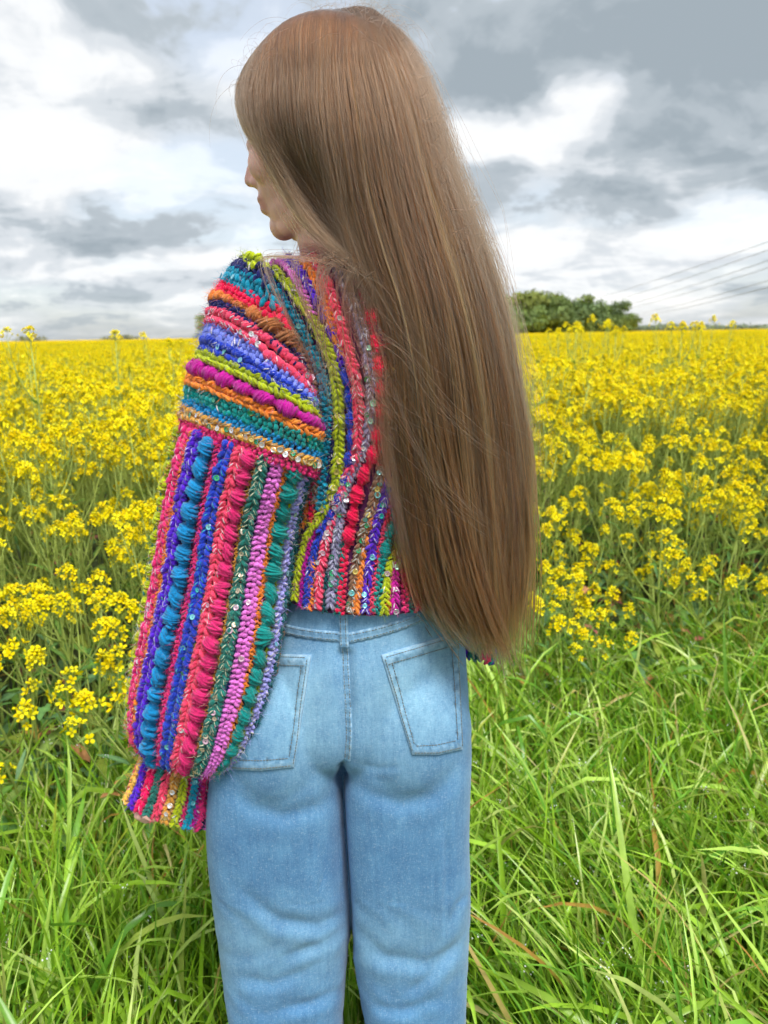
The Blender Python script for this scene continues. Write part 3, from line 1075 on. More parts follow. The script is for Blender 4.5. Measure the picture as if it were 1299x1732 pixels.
def build_body():
    m, t, out = material('skin')
    g = t.n('ShaderNodeNewGeometry').outputs['Position']
    c = t.n('ShaderNodeVertexColor', layer_name='Col').outputs[0]
    c = t.mix(1.0, c, t.ramp(t.noise(g, 60, 4, 0.6), [(0.3, (0.92, 0.90, 0.90)), (0.7, (1.06, 1.04, 1.03))]), 'MULTIPLY')
    bump = t.n('ShaderNodeBump', ins={'Strength': 0.12, 'Distance': 0.001, 'Height': t.noise(g, 900, 2, 0.5)})
    principled(t, out, **{'Base Color': c, 'Roughness': 0.45, 'Specular IOR Level': 0.4, 'Subsurface Weight': 0.12,
                          'Subsurface Radius': (0.010, 0.004, 0.002), 'Subsurface Scale': 0.5, 'Normal': bump.outputs[0]})
    mb = MB()
    sv, sf = sphere_tpl(28, 18)
    f = np.array((-0.985, 0.17, 0.0))
    f /= np.linalg.norm(f)
    u = np.array((0, 0, 1.0))
    l = np.cross(u, f)
    l /= np.linalg.norm(l)
    o = P(437, 345, 0.925)
    S = 0.00097
    HM = np.stack((f, l, u), 1)

    def H(x, y, z):
        return o + HM @ (np.array((x, y, z)) * S)

    def ell(c, r, tilt=0.0):
        q = sv * np.array(r)
        if tilt:
            ct, st = math.cos(tilt), math.sin(tilt)
            q = np.stack((q[:, 0] * ct + q[:, 2] * st, q[:, 1], -q[:, 0] * st + q[:, 2] * ct), 1)
        mb.add(o + ((q + np.array(c)) * S) @ HM.T, sf)

    ell((-86, 0, 104), (80, 62, 76))
    ell((-34, 0, 94), (31, 48, 44))
    ell((-44, 0, 40), (44, 52, 66))
    ell((-52, 0, 0), (40, 44, 40))
    ell((-29, 0, -25), (16, 19, 17))
    ell((-21, 0, 7), (19, 26, 22))
    ell((-9.5, 0, 4), (9.5, 21, 5.0), 0.25)
    ell((-12, 0, -8), (9, 18, 6.0), -0.2)
    ell((7, 0, 26), (8.5, 8.5, 8))
    ell((-2, 9, 22), (9, 7, 6.5))
    ell((-2, -9, 22), (9, 7, 6.5))
    ell((-12, 0, 74), (16, 42, 14))
    for sgn in (-1, 1):
        ell((-24, sgn * 36, 36), (22, 17, 22))
        ell((-97, sgn * 50, 36), (13, 6, 24))
        add_tube(mb, np.array([H(-92, sgn * 42, 18), H(-64, sgn * 36, -18), H(-34, sgn * 14, -30)]), np.array((14, 14, 12)) * S, 12)
        ell((-12, sgn * 30, 56), (12, 15, 12))
    add_tube(mb, np.array([H(-6, 0, 66), H(-1, 0, 52), H(5, 0, 38), H(8, 0, 27)]), np.array((6.5, 6.5, 7, 7.5)) * S, 14)
    # neck, shoulders and trunk
    nb = P(590, 432, 0.945)
    add_tube(mb, np.array([H(-88, 0, 30), H(-96, 0, -30), nb, nb - (0, 0, 0.06)]), np.array((0.050, 0.050, 0.056, 0.075)), 20)
    tr = [(600, 450, 0.06), (612, 480, 0.11), (620, 560, 0.115), (622, 700, 0.105), (618, 830, 0.095), (615, 950, 0.095), (600, 1080, 0.105), (590, 1150, 0.105), (585, 1200, 0.07)]
    pts = np.array([P(x, y, BD) for x, y, _ in tr])
    rad = np.array([q[2] for q in tr])
    add_tube(mb, pts, rad, 24, flat=0.62)
    # arms
    LA = [P(470, 480, 0.93), P(420, 540, 0.93), P(385, 800, 0.915), P(345, 980, 0.90), P(315, 1150, 0.90), P(300, 1265, 0.90)]
    RA = [P(740, 485, 0.93), P(770, 550, 0.955), P(812, 780, 0.965), P(812, 930, 0.985), P(808, 1040, 1.01), P(800, 1090, 1.04)]
    for arm in (LA, RA):
        add_tube(mb, np.array(arm), np.array((0.050, 0.046, 0.040, 0.037, 0.030, 0.024)), 16)
    # hands with five fingers
    def hand(w, d, side, curl, s=1.0):
        d = d / np.linalg.norm(d)
        side = side - d * side.dot(d)
        side /= np.linalg.norm(side)
        nrm = np.cross(d, side)
        q = sv * np.array((0.046, 0.038, 0.015)) * s
        mb.add(w + d * 0.050 * s + np.stack((q[:, 0:1] * d, q[:, 1:2] * side, q[:, 2:3] * nrm), 0).sum(0), sf)
        for k, (off, ln) in enumerate(((-0.029, 0.066), (-0.010, 0.074), (0.010, 0.070), (0.028, 0.055))):
            p = w + d * (0.082 - 0.004 * abs(k - 1.2)) * s + side * off * s
            path, a = [p - d * 0.02 * s, p], 0.0
            for j, fr in enumerate((0.46, 0.30, 0.24)):
                a += curl * (0.7 if j == 0 else 1.0)
                p = p + (d * math.cos(a) + nrm * math.sin(a)) * ln * fr * s
                path.append(p)
            add_tube(mb, np.array(path), np.array((0.0095, 0.0092, 0.0086, 0.0078, 0.0062)) * s, 10)
        p = w + d * 0.022 * s - side * 0.026 * s
        add_tube(mb, np.array([p, p + (d * 0.018 - side * 0.022 + nrm * 0.006) * s, p + (d * 0.046 - side * 0.030 + nrm * 0.014) * s, p + (d * 0.068 - side * 0.026 + nrm * 0.020) * s]),
                 np.array((0.0125, 0.0115, 0.0098, 0.0072)) * s, 10)
    hd = P(288, 1395, 0.885) - P(304, 1245, 0.90)
    hand(P(304, 1252, 0.90), hd, np.array((0.25, -1.0, 0.0)), 0.75, 0.90)
    hand(P(800, 1088, 1.04), np.array((-0.35, 0.75, -0.45)), np.array((0.6, 0.4, 0.3)), 0.5, 0.95)
    # legs
    for xs in (((480, 1200), (478, 1400), (487, 1600), (492, 1732)), ((690, 1200), (690, 1400), (695, 1600), (702, 1732))):
        pt = [P(x, y, BD + 0.005) for x, y in xs]
        ank = pt[-1].copy()
        ank[2] = 0.09
        pt.append(ank)
        add_tube(mb, np.array(pt), np.array((0.070, 0.068, 0.050, 0.052, 0.036)), 18)
        # the foot inside the shoe
        add_tube(mb, np.array([ank + (0, -0.03, -0.03), ank + (0, 0.06, -0.05), ank + (0, 0.15, -0.062)]), np.array((0.034, 0.032, 0.022)), 12)
    me = remeshed(mb, 0.0030, 3, 'body', 0.5)
    co = get_co(me)
    loc = ((co - o) @ HM) / S
    col = np.tile(np.array(hexc('#f0c0b0')), (len(co), 1))
    # lips, nose tip and cheeks are redder
    lip = np.exp(-(((loc[:, 2] + 1) / 8.5) ** 4)) * np.exp(-((loc[:, 1] / 23) ** 4)) * (loc[:, 0] > -17) * (loc[:, 0] < 12)
    lip *= (loc[:, 2] < 9.5)
    col = col * (1 - lip[:, None] * 0.75) + np.array(hexc('#cc7f7c')) * lip[:, None] * 0.75
    nose = np.exp(-(((loc[:, 0] - 6) / 14) ** 2 + (loc[:, 1] / 14) ** 2 + ((loc[:, 2] - 25) / 12) ** 2))
    col = col * (1 - nose[:, None] * 0.35) + np.array(hexc('#d0827a')) * nose[:, None] * 0.35
    brow = np.exp(-(((loc[:, 2] - 76 - 0.05 * abs(loc[:, 1])) / 3.5) ** 2)) * (abs(loc[:, 1]) > 10) * (abs(loc[:, 1]) < 44) * (loc[:, 0] > -40)
    col = col * (1 - brow[:, None] * 0.8) + np.array(hexc('#4a3526')) * brow[:, None] * 0.8
    scalp = (loc[:, 2] > 108) | ((loc[:, 0] < -88) & (loc[:, 2] > -10) & (abs(loc[:, 1]) < 70)) | ((loc[:, 0] < -55) & (loc[:, 2] > 75))
    col[scalp] = hexc('#3a2a1e')
    me.materials.append(m)
    at = me.color_attributes.new('Col', 'FLOAT_COLOR', 'POINT')
    at.data.foreach_set('color', np.concatenate((col, np.ones((len(col), 1))), 1).astype(np.float32).ravel())
    wchild('body', me, person, BASE)
    # eyes
    em, t, out = material('eye')
    principled(t, out, **{'Base Color': t.n('ShaderNodeVertexColor', layer_name='Col').outputs[0], 'Roughness': 0.1})
    for sgn in (-1, 1):
        e = MB()
        ev, ef = sphere_tpl(20, 14)
        d = ev[:, 0]
        cc = np.where(d[:, None] > 0.97, np.array((0.01, 0.01, 0.01)), np.where(d[:, None] > 0.88, np.array((0.10, 0.06, 0.03)), np.array((0.8, 0.78, 0.76))))
        e.add(o + ((ev * 11.0 + np.array((-11.5, sgn * 30, 57))) * S) @ HM.T, ef, cc)
        wchild('eye', e.mesh('eye', [em]), person, BASE)
    # shoes, standing in the grass below the picture
    sm, t, out = material('shoe_canvas')
    principled(t, out, **{'Base Color': (0.75, 0.74, 0.70, 1), 'Roughness': 0.7})
    for x, y in ((492, 1732), (702, 1732)):
        a = P(x, y, BD + 0.005)
        k = MB()
        add_tube(k, np.array([(a[0], a[1] - 0.085, 0.045), (a[0], a[1] - 0.05, 0.060), (a[0], a[1] + 0.04, 0.055), (a[0], a[1] + 0.12, 0.040), (a[0], a[1] + 0.175, 0.030)]),
                 np.array((0.022, 0.042, 0.045, 0.046, 0.026)), 16, flat=0.9)
        add_tube(k, np.array([(a[0], a[1] - 0.09, 0.016), (a[0], a[1] + 0.05, 0.016), (a[0], a[1] + 0.185, 0.016)]), np.array((0.034, 0.046, 0.034)), 16, flat=0.32)
        wchild('shoe', k.mesh('shoe', [sm]), person, BASE)


# ------------------------------------------------------------------ jeans
def seg_dist(p, line):
    """distance of 2-D points p to a polyline, and position 0..1 along it"""
    best = np.full(len(p), 1e9)
    pos = np.zeros(len(p))
    sgn = np.zeros(len(p))
    line = np.asarray(line, float)
    for i in range(len(line) - 1):
        a, b = line[i], line[i + 1]
        ab = b - a
        t = np.clip(((p - a) @ ab) / (ab @ ab), 0, 1)
        q = a + t[:, None] * ab
        d = np.linalg.norm(p - q, axis=1)
        k = d < best
        best[k] = d[k]
        pos[k] = (i + t[k]) / (len(line) - 1)
        cr = ab[0] * (p[:, 1] - a[1]) - ab[1] * (p[:, 0] - a[0])
        sgn[k] = np.sign(cr[k])
    return best, pos, sgn


def ring_loft(rings, seg, sq=1.0):
    """rings: list of (centre, half-width vector, half-depth vector)"""
    th = np.arange(seg) * 2 * math.pi / seg
    ct, st = np.sign(np.cos(th)) * abs(np.cos(th)) ** sq, np.sign(np.sin(th)) * abs(np.sin(th)) ** sq
    V = np.concatenate([c + ct[:, None] * a + st[:, None] * b for c, a, b in rings])
    n = len(rings)
    i = np.arange(n - 1)[:, None] * seg + np.arange(seg)[None]
    j = np.arange(n - 1)[:, None] * seg + (np.arange(seg)[None] + 1) % seg
    Fq = np.stack((i, j, j + seg, i + seg), -1).reshape(-1, 4)
    k = np.arange(seg)
    V = np.concatenate((V, [rings[0][0]], [rings[-1][0]]))
    c0 = np.stack((np.full(seg, n * seg), (k + 1) % seg, k), 1)
    c1 = np.stack((np.full(seg, n * seg + 1), (n - 1) * seg + k, (n - 1) * seg + (k + 1) % seg), 1)
    return V, Fq, np.concatenate((c0, c1))


def add_loft(mb, rings, seg=40, col=(1, 1, 1), sq=1.0):
    V, Fq, Ft = ring_loft(rings, seg, sq)
    mb.add(V, Fq, col)
    mb.f.append(Ft + mb.n - len(V))
    mb.m.append(np.zeros(len(Ft), int))


def px_ring(xl, xr, y, D, bd, yr=None):
    a, b = P(xl, y, D), P(xr, y if yr is None else yr, D)
    return (a + b) / 2, (b - a) / 2, np.array((0, bd, 0.0))


def smooth_rings(rows, n, bdir=None):
    """rows of numbers (each a ring description) resampled smoothly to n rows"""
    rows = np.asarray(rows, float)
    u = np.linspace(0, len(rows) - 1, n)
    q = np.concatenate((2 * rows[:1] - rows[1:2], rows, 2 * rows[-1:] - rows[-2:-1]))
    i = np.minimum(u.astype(int), len(rows) - 2)
    t = (u - i)[:, None]
    p0, p1, p2, p3 = q[i], q[i + 1], q[i + 2], q[i + 3]
    return 0.5 * (2 * p1 + (p2 - p0) * t + (2 * p0 - 5 * p1 + 4 * p2 - p3) * t ** 2 + (3 * p1 - p0 - 3 * p2 + p3) * t ** 3)


def build_jeans():
    mb = MB()
    hips = [  # y, left x, right x, half depth
        (940, 482, 766, 0.092), (990, 474, 770, 0.096), (1040, 462, 778, 0.101), (1085, 438, 786, 0.108), (1140, 408, 790, 0.112), (1190, 386, 793, 0.113), (1230, 376, 793, 0.104), (1255, 376, 788, 0.085)]
    R1 = smooth_rings(hips, 26)
    add_loft(mb, [px_ring(a, b, y, BD, d) for y, a, b, d in R1], 56)
    left = [(1150, 410, 586, 0.095), (1230, 376, 587, 0.108), (1320, 360, 585, 0.106), (1400, 360, 586, 0.101), (1480, 367, 591, 0.096), (1540, 375, 592, 0.093), (1610, 384, 588, 0.092), (1732, 400, 578, 0.094)]
    right = [(1150, 578, 785, 0.095), (1230, 577, 793, 0.108), (1320, 577, 791, 0.106), (1400, 579, 790, 0.101), (1480, 585, 793, 0.096), (1540, 591, 791, 0.093), (1610, 602, 787, 0.092), (1732, 624, 783, 0.094)]
    for rows in (left, right):
        q = smooth_rings(rows, 30)
        rg = [px_ring(a, b, y, BD, d) for y, a, b, d in q]
        c, a, b = rg[-1]
        for zz, k in ((0.24, 1.02), (0.14, 1.12), (0.045, 1.22)):
            rg.append((np.array((c[0], c[1], zz)), a * k, b * k))
        add_loft(mb, rg, 64, sq=0.60)
    sv, sf = sphere_tpl(32, 22)
    for (px, py, rx, rz, ry, D) in ((470, 1246, 0.080, 0.108, 0.066, 0.878), (690, 1236, 0.080, 0.108, 0.066, 0.878)):
        mb.add(sv * (rx, ry, rz) + P(px, py, D), sf)
    me = remeshed(mb, 0.0025, 34, 'jeans', 0.5)
    co, no = get_co(me), get_no(me)
    px = to_px(co)
    back = np.clip(-no[:, 1] * 1.6, 0, 1)
    disp = np.zeros(len(co))

    def crease(line, w, depth, asym=0.0, taper=True):
        nonlocal disp
        d, pos, sg = seg_dist(px, line)
        k = np.sin(np.pi * np.clip(pos, 0.02, 0.98)) ** 0.6 if taper else 1.0
        disp += -depth * np.exp(-(d / w) ** 2) * k * back
        if asym:
            disp += asym * depth * np.exp(-((d - 1.6 * w) / (1.2 * w)) ** 2) * (sg > 0) * k * back

    # the fold under each buttock and the centre hollow
    crease([(385, 1335), (430, 1368), (480, 1382), (540, 1366), (575, 1335)], 15, 0.0034, 0.10)
    crease([(588, 1318), (630, 1346), (680, 1362), (735, 1348), (782, 1300)], 15, 0.0034, 0.10)
    crease([(584, 1110), (588, 1200), (584, 1290), (578, 1320)], 12, 0.0075, 0, False)
    # slack cloth behind the knees
    for ln, w, dp in (([(400, 1500), (470, 1560), (540, 1568), (592, 1540)], 16, 0.006), ([(470, 1622), (540, 1600), (590, 1565)], 13, 0.005), ([(400, 1655), (460, 1665), (520, 1640)], 14, 0.004),
                      ([(450, 1715), (520, 1700), (585, 1670)], 13, 0.005), ([(600, 1570), (650, 1622), (720, 1630), (785, 1600)], 17, 0.006),
                      ([(690, 1680), (730, 1650), (785, 1585)], 13, 0.005), ([(755, 1400), (757, 1480), (752, 1575)], 8, 0.005), ([(762, 1570), (775, 1530), (795, 1510)], 9, 0.004),
                      ([(620, 1700), (680, 1712), (740, 1690)], 13, 0.004), ([(545, 1440), (548, 1480), (540, 1510)], 7, 0.0022), ([(430, 1090), (480, 1110), (520, 1100)], 9, 0.001), ([(600, 1290), (640, 1300), (680, 1298)], 8, 0.0014)):
        crease(ln, w * 0.8, dp * 0.55, 0.6)
    disp += 0.0006 * np.sin(co[:, 0] * 95 + 3 * np.sin(co[:, 2] * 41)) * np.sin(co[:, 2] * 63 + 2 * np.sin(co[:, 0] * 30)) * (co[:, 2] < 0.62)
    # the inner legs meet in a tight slot
    d, pos, sg = seg_dist(px, [(577, 1302), (579, 1360), (583, 1430), (588, 1500), (592, 1570), (596, 1615)])
    slot = 0.030 * np.exp(-(d / 4.2) ** 2) * np.clip((px[:, 1] - 1292) / 30, 0, 1) * (no[:, 1] < 0.2)
    co = co + no * disp[:, None]
    co[:, 1] += slot
    set_co(me, co)

    # denim
    m, t, out = material('denim')
    g = t.n('ShaderNodeNewGeometry').outputs['Position']
    vc = t.n('ShaderNodeVertexColor', layer_name='Col').outputs[0]
    mot = t.noise(g, 28, 5, 0.65)
    yarn = t.noise(t.vec('MULTIPLY', g, (1100, 800, 240)), 1.0, 2, 0.6)
    weft = t.noise(t.vec('MULTIPLY', g, (240, 240, 1100)), 1.0, 2, 0.6)
    c = t.mix(1.0, vc, t.ramp(mot, [(0.3, (0.74, 0.80, 0.86)), (0.7, (1.24, 1.18, 1.12))]), 'MULTIPLY')
    slub = t.noise(t.vec('MULTIPLY', g, (260, 200, 16)), 1.0, 3, 0.6)
    c = t.mix(1.0, c, t.ramp(slub, [(0.3, (0.88, 0.90, 0.93)), (0.7, (1.13, 1.10, 1.07))]), 'MULTIPLY')
    sp = t.math('ADD', t.math('MULTIPLY', yarn, 0.5), t.math('MULTIPLY', weft, 0.5))
    c = t.mix(t.smooth(sp, 0.50, 0.68, 0.0, 0.30), c, hexc('#c8dcea'))
    c = t.mix(t.smooth(sp, 0.49, 0.32, 0.0, 0.30), c, hexc('#27568f'))
    bump = t.n('ShaderNodeBump', ins={'Strength': 0.5, 'Distance': 0.0006, 'Height': sp})
    principled(t, out, **{'Base Color': c, 'Roughness': 0.85, 'Specular IOR Level': 0.2, 'Sheen Weight': 0.15, 'Sheen Roughness': 0.5, 'Normal': bump.outputs[0]})
    global M_DENIM
    M_DENIM = m
    me.materials.append(m)
    col = jeans_colour(co)
    at = me.color_attributes.new('Col', 'FLOAT_COLOR', 'POINT')
    at.data.foreach_set('color', np.concatenate((col, np.ones((len(col), 1))), 1).astype(np.float32).ravel())
    o = wchild('jeans', me, person, BASE)
    bv = bvh_of(me)

    tm, t, out = material('jeans_thread')
    principled(t, out, **{'Base Color': t.n('ShaderNodeVertexColor', layer_name='Col').outputs[0], 'Roughness': 0.7})

    def hit(px, py):
        d = Vector(raydir(px, py)).normalized()
        p, n, _, _ = bv.ray_cast(Vector(CAM_P), d)
        if p is None:
            return None
        if n.dot(d) > 0:
            n = -n
        return np.array(p), np.array(n)

    def on(line, step=4.0, lift=0.0):
        ln = catmull([(a, b) for a, b in line], max(3, int(sum(math.dist(line[i], line[i + 1]) for i in range(len(line) - 1)) / step)))
        P_, N_ = [], []
        for a, b in ln:
            h = hit(a, b)
            if h:
                P_.append(h[0] + h[1] * lift)
                N_.append(h[1])
        return np.array(P_), np.array(N_)

    def strip(mb, line, halfw, lift, mi=0, thick=0.0016, seed=0):
        """a raised, rounded band of denim with worn edges along a line of the surface"""
        p, n = on(line, 3.0)
        k = np.ones(5) / 5
        for q in (p, n):
            for j in range(3):
                q[2:-2, j] = np.convolve(q[:, j], k, 'valid')
        tt = np.gradient(p, axis=0)
        tt /= np.linalg.norm(tt, axis=1, keepdims=True)
        b = np.cross(n, tt)
        b /= np.linalg.norm(b, axis=1, keepdims=True)
        r = np.random.default_rng(seed)
        puck = 1 + 0.25 * np.sin(np.arange(len(p)) * 1.3 + r.uniform(0, 6))
        prof = [(-1.15, -0.0008, 0.15), (-1.0, thick * 0.9, 0.85), (-0.55, thick * 1.0, 0.2), (0, thick * 0.85, 0.0), (0.55, thick * 1.0, 0.2), (1.0, thick * 0.9, 0.85), (1.15, -0.0008, 0.15)]
        V = np.stack([p + b * (halfw * x) + n * (lift + z * (puck if z > 0 else 1))[:, None] if z > 0 else p + b * halfw * x + n * z for x, z, _ in prof], 1)
        base = jeans_colour(p)
        wob = np.clip(0.55 + 0.45 * np.sin(np.arange(len(p)) * 1.9 + 2 * np.sin(np.arange(len(p)) * 0.37)) + r.normal(0, 0.25, len(p)), 0, 1.2)[:, None]
        C = np.stack([np.clip(base * (1 - w * wob) * (0.82 if w == 0 else 1) + np.array(hexc('#a9cadf')) * w * wob, 0.02, 0.8) for _, _, w in prof], 1)
        N = len(p)
        K = len(prof)
        i = (np.arange(N - 1)[:, None] * K + np.arange(K - 1)[None]).ravel()
        mb.add(V.reshape(-1, 3), np.stack((i, i + 1, i + K + 1, i + K), 1), C.reshape(-1, 3), mi)
        return p, n, b

    def stitches(mb, p, n, off, lift, mi, col):
        L = np.concatenate(([0], np.cumsum(np.linalg.norm(np.diff(p, axis=0), axis=1))))
        s = 0.002
        while s < L[-1] - 0.003:
            a = np.array([np.interp(s, L, (p + off)[:, j]) for j in range(3)])
            b = np.array([np.interp(s + 0.0026, L, (p + off)[:, j]) for j in range(3)])
            nn = np.array([np.interp(s, L, n[:, j]) for j in range(3)])
            add_tube(mb, np.array([a + nn * lift, (a + b) / 2 + nn * (lift + 0.0005), b + nn * lift]), 0.00042, 4, col, mi)
            s += 0.0037

    thread = hexc('#75766e')
    # seams
    for nm, ln, hw in (('back_seam', [(583, 1088), (585, 1130), (588, 1190), (591, 1240), (588, 1284)], 0.0040),
                       ('waistband_seam', [(455, 1056), (500, 1068), (540, 1074), (577, 1077)], 0.0055),
                       ('waistband_seam', [(590, 1079), (640, 1068), (690, 1052), (730, 1034), (765, 1012)], 0.0055)):
        sb = MB()
        p, n, b = strip(sb, ln, hw, 0.0004, seed=len(ln))
        if nm != 'yoke_seam':
            for sg in (-0.62, 0.62):
                stitches(sb, p, n, b * hw * sg, 0.0019, 1, thread)
        wchild(nm, sb.mesh(nm, [m, tm]), o, None)
    lb = MB()
    p, n, b = strip(lb, [(581, 1030), (582, 1060), (583, 1092)], 0.0048, 0.0022, thick=0.0022)
    for sg in (-0.6, 0.6):
        stitches(lb, p, n, b * 0.0048 * sg, 0.0046, 1, thread)
    wchild('belt_loop', lb.mesh('belt_loop', [m, tm]), o, None)

    # patch pockets
    def pocket(c4, bottom_pt):
        """c4: top-left, top-right, bottom-right, bottom-left pixels"""
        tl, tr_, br, bl = [np.array(q, float) for q in c4]
        nu, nv = 30, 34
        mb = MB()
        V, N = np.zeros((nv, nu, 3)), np.zeros((nv, nu, 3))
        for j in range(nv):
            for i in range(nu):
                u_, v_ = i / (nu - 1), j / (nv - 1)
                q = (tl * (1 - u_) + tr_ * u_) * (1 - v_) + (bl * (1 - u_) + br * u_) * v_
                q = q + np.array((0, bottom_pt)) * (1 - abs(2 * u_ - 1)) * v_ ** 3
                h = hit(*q)
                cq = (tl + tr_ + br + bl) / 4
                while h is None:                       # off the edge of the hip: wrap on towards the middle
                    q = q + (cq - q) * 0.05
                    h = hit(*q)
                V[j, i], N[j, i] = h
        # soften the surface under the patch a little
        for _ in range(3):
            N[1:-1, 1:-1] = (N[:-2, 1:-1] + N[2:, 1:-1] + N[1:-1, :-2] + N[1:-1, 2:]) / 4
        ed = np.minimum.reduce((np.minimum(np.arange(nu), nu - 1 - np.arange(nu))[None].repeat(nv, 0), np.minimum(np.arange(nv), nv - 1 - np.arange(nv))[:, None].repeat(nu, 1)))
        band = np.zeros((nv, nu))
        band[:4] = 1                                           # folded top hem
        lift = 0.0024 + 0.0013 * (ed <= 2) + 0.0009 * band
        lift[ed == 0] = 0.0022
        W = V + N * lift[..., None]
        col = jeans_colour(V.reshape(-1, 3)).reshape(nv, nu, 3) * np.array((0.97, 1.0, 1.0))
        wr = np.where(ed == 0, 0.75, np.where(ed == 1, 0.35, np.where(ed == 3, -0.18, 0.05)))
        wr = np.where((band > 0) & (ed > 1), 0.15, wr)
        r = np.random.default_rng(int(tl[0]))
        kk = np.arange(nv)[:, None] * 1.7 + np.arange(nu)[None] * 1.3
        wr = wr * 0.75 + (r.normal(0, 0.16, wr.shape) + 0.22 * np.sin(kk)) * (ed <= 3)
        col = np.where(wr[..., None] > 0, col * (1 - wr[..., None]) + np.array(hexc('#a9cadf')) * wr[..., None], col * (1 + wr[..., None]))
        i = (np.arange(nv - 1)[:, None] * nu + np.arange(nu - 1)[None]).ravel()
        mb.add(W.reshape(-1, 3), np.stack((i, i + 1, i + nu + 1, i + nu), 1), np.clip(col, 0.02, 0.9).reshape(-1, 3))
        # turned-in rim down to the cloth
        loop = [(0, k) for k in range(nu)] + [(k, nu - 1) for k in range(1, nv)] + [(nv - 1, k) for k in range(nu - 2, -1, -1)] + [(k, 0) for k in range(nv - 2, 0, -1)]
        cen = V.mean((0, 1))
        top = np.array([W[q] for q in loop])
        out_ = np.array([V[q] + (V[q] - cen) / np.linalg.norm(V[q] - cen) * 0.0009 - N[q] * 0.0012 for q in loop])
        K = len(loop)
        a = np.arange(K)
        b2 = (a + 1) % K
        mb.add(np.concatenate((top, out_)), np.stack((a, b2, b2 + K, a + K), 1), hexc('#8fb4cf'))
        def row(fn):
            idx = [fn(k) for k in range(100)]
            pp, nn = [], []
            for (y, x) in idx:
                j0, i0 = min(int(y), nv - 2), min(int(x), nu - 2)
                fy, fx = y - j0, x - i0
                f_ = lambda A: (A[j0, i0] * (1 - fx) + A[j0, i0 + 1] * fx) * (1 - fy) + (A[j0 + 1, i0] * (1 - fx) + A[j0 + 1, i0 + 1] * fx) * fy
                pp.append(f_(W))
                nn.append(f_(N))
            return np.array(pp), np.array(nn)
        for e in (0.8, 2.9):
            for fn in (lambda k: (e + (nv - 1 - 2 * e) * k / 99, e), lambda k: (e + (nv - 1 - 2 * e) * k / 99, nu - 1 - e), lambda k: (nv - 1 - e, e + (nu - 1 - 2 * e) * k / 99)):
                pp, nn = row(fn)
                stitches(mb, pp, nn, 0 * pp, 0.0004, 1, thread)
        for e in (0.7, 3.1):
            pp, nn = row(lambda k: (e, 0.8 + (nu - 2.6) * k / 99))
            stitches(mb, pp, nn, 0 * pp, 0.0005, 1, thread)
        return mb

    for c4, bp, lab in ((((408, 1106), (527, 1108), (497, 1296), (384, 1300)), 4, 'back pocket half hidden by the sleeve'),
                        (((645, 1108), (772, 1070), (781, 1266), (697, 1275)), 5, 'back pocket below the hair')):
        wchild('pocket', pocket(c4, bp).mesh('pocket', [m, tm]), o, None, label=lab)
    return o


def jeans_colour(p):
    """washed denim: paler over the seat and behind the knees, bluer down the thighs and along the seams"""
    px = to_px(p)
    x, y = px[:, 0], px[:, 1]
    pale, mid = np.array(hexc('#86b4d0')), np.array(hexc('#4a82b6'))
    w = 0.15 + 0.75 * np.exp(-((x - 500) / 90) ** 2 - ((y - 1200) / 130) ** 2) + 0.75 * np.exp(-((x - 690) / 95) ** 2 - ((y - 1180) / 140) ** 2)
    w += 0.35 * np.exp(-((y - 1600) / 70) ** 2) + 0.2 * np.exp(-((y - 1050) / 40) ** 2)
    w = np.clip(w, 0, 1)[:, None]
    return mid * (1 - w) + pale * w


# ------------------------------------------------------------------ crochet sweater
YARN = {k: np.array(hexc(v)) for k, v in dict(
    rasp='#dc2c74', coral='#f2486e', hot='#fa1266', orange='#f58a34', purple='#5420c4', blue='#1288c6', royal='#2340c0', navy='#1c2060',
    lime='#b4c31c', teal='#0a8c88', green='#23746a', orchid='#ea7cda', lav='#a4a2ee', peri='#7c8cea', magenta='#bf1698', brown='#8d6950',
    grey='#8f8aae', turq='#0c92b4', gold='#d69a3e', red='#ee1450', olive='#8f9420', yellow='#f2b64c', plum='#5c2456', dkteal='#0b5f66').items()}
LOBE_V, LOBE_F = sphere_tpl(7, 5)
SWEATER_BASE = None
fuzz_p, fuzz_n, fuzz_c = [], [], []
sequins = []


class Lobes:
    def __init__(self):
        self.c, self.a, self.col = [], [], []

    def add(self, c, ax, col):
        self.c.append(c)
        self.a.append(ax)
        self.col.append(col)

    def mesh(self, name, mat):
        c, a, col = np.array(self.c), np.array(self.a), np.array(self.col)       # a: (N, 3 axes, 3)
        V = c[:, None, :] + np.einsum('vk,nkj->nvj', LOBE_V, a)
        Fc = LOBE_F[None] + (np.arange(len(c)) * len(LOBE_V))[:, None, None]
        return fast_mesh(name, V.reshape(-1, 3), Fc.reshape(-1, 3), [mat], col=np.repeat(col, len(LOBE_V), 0))


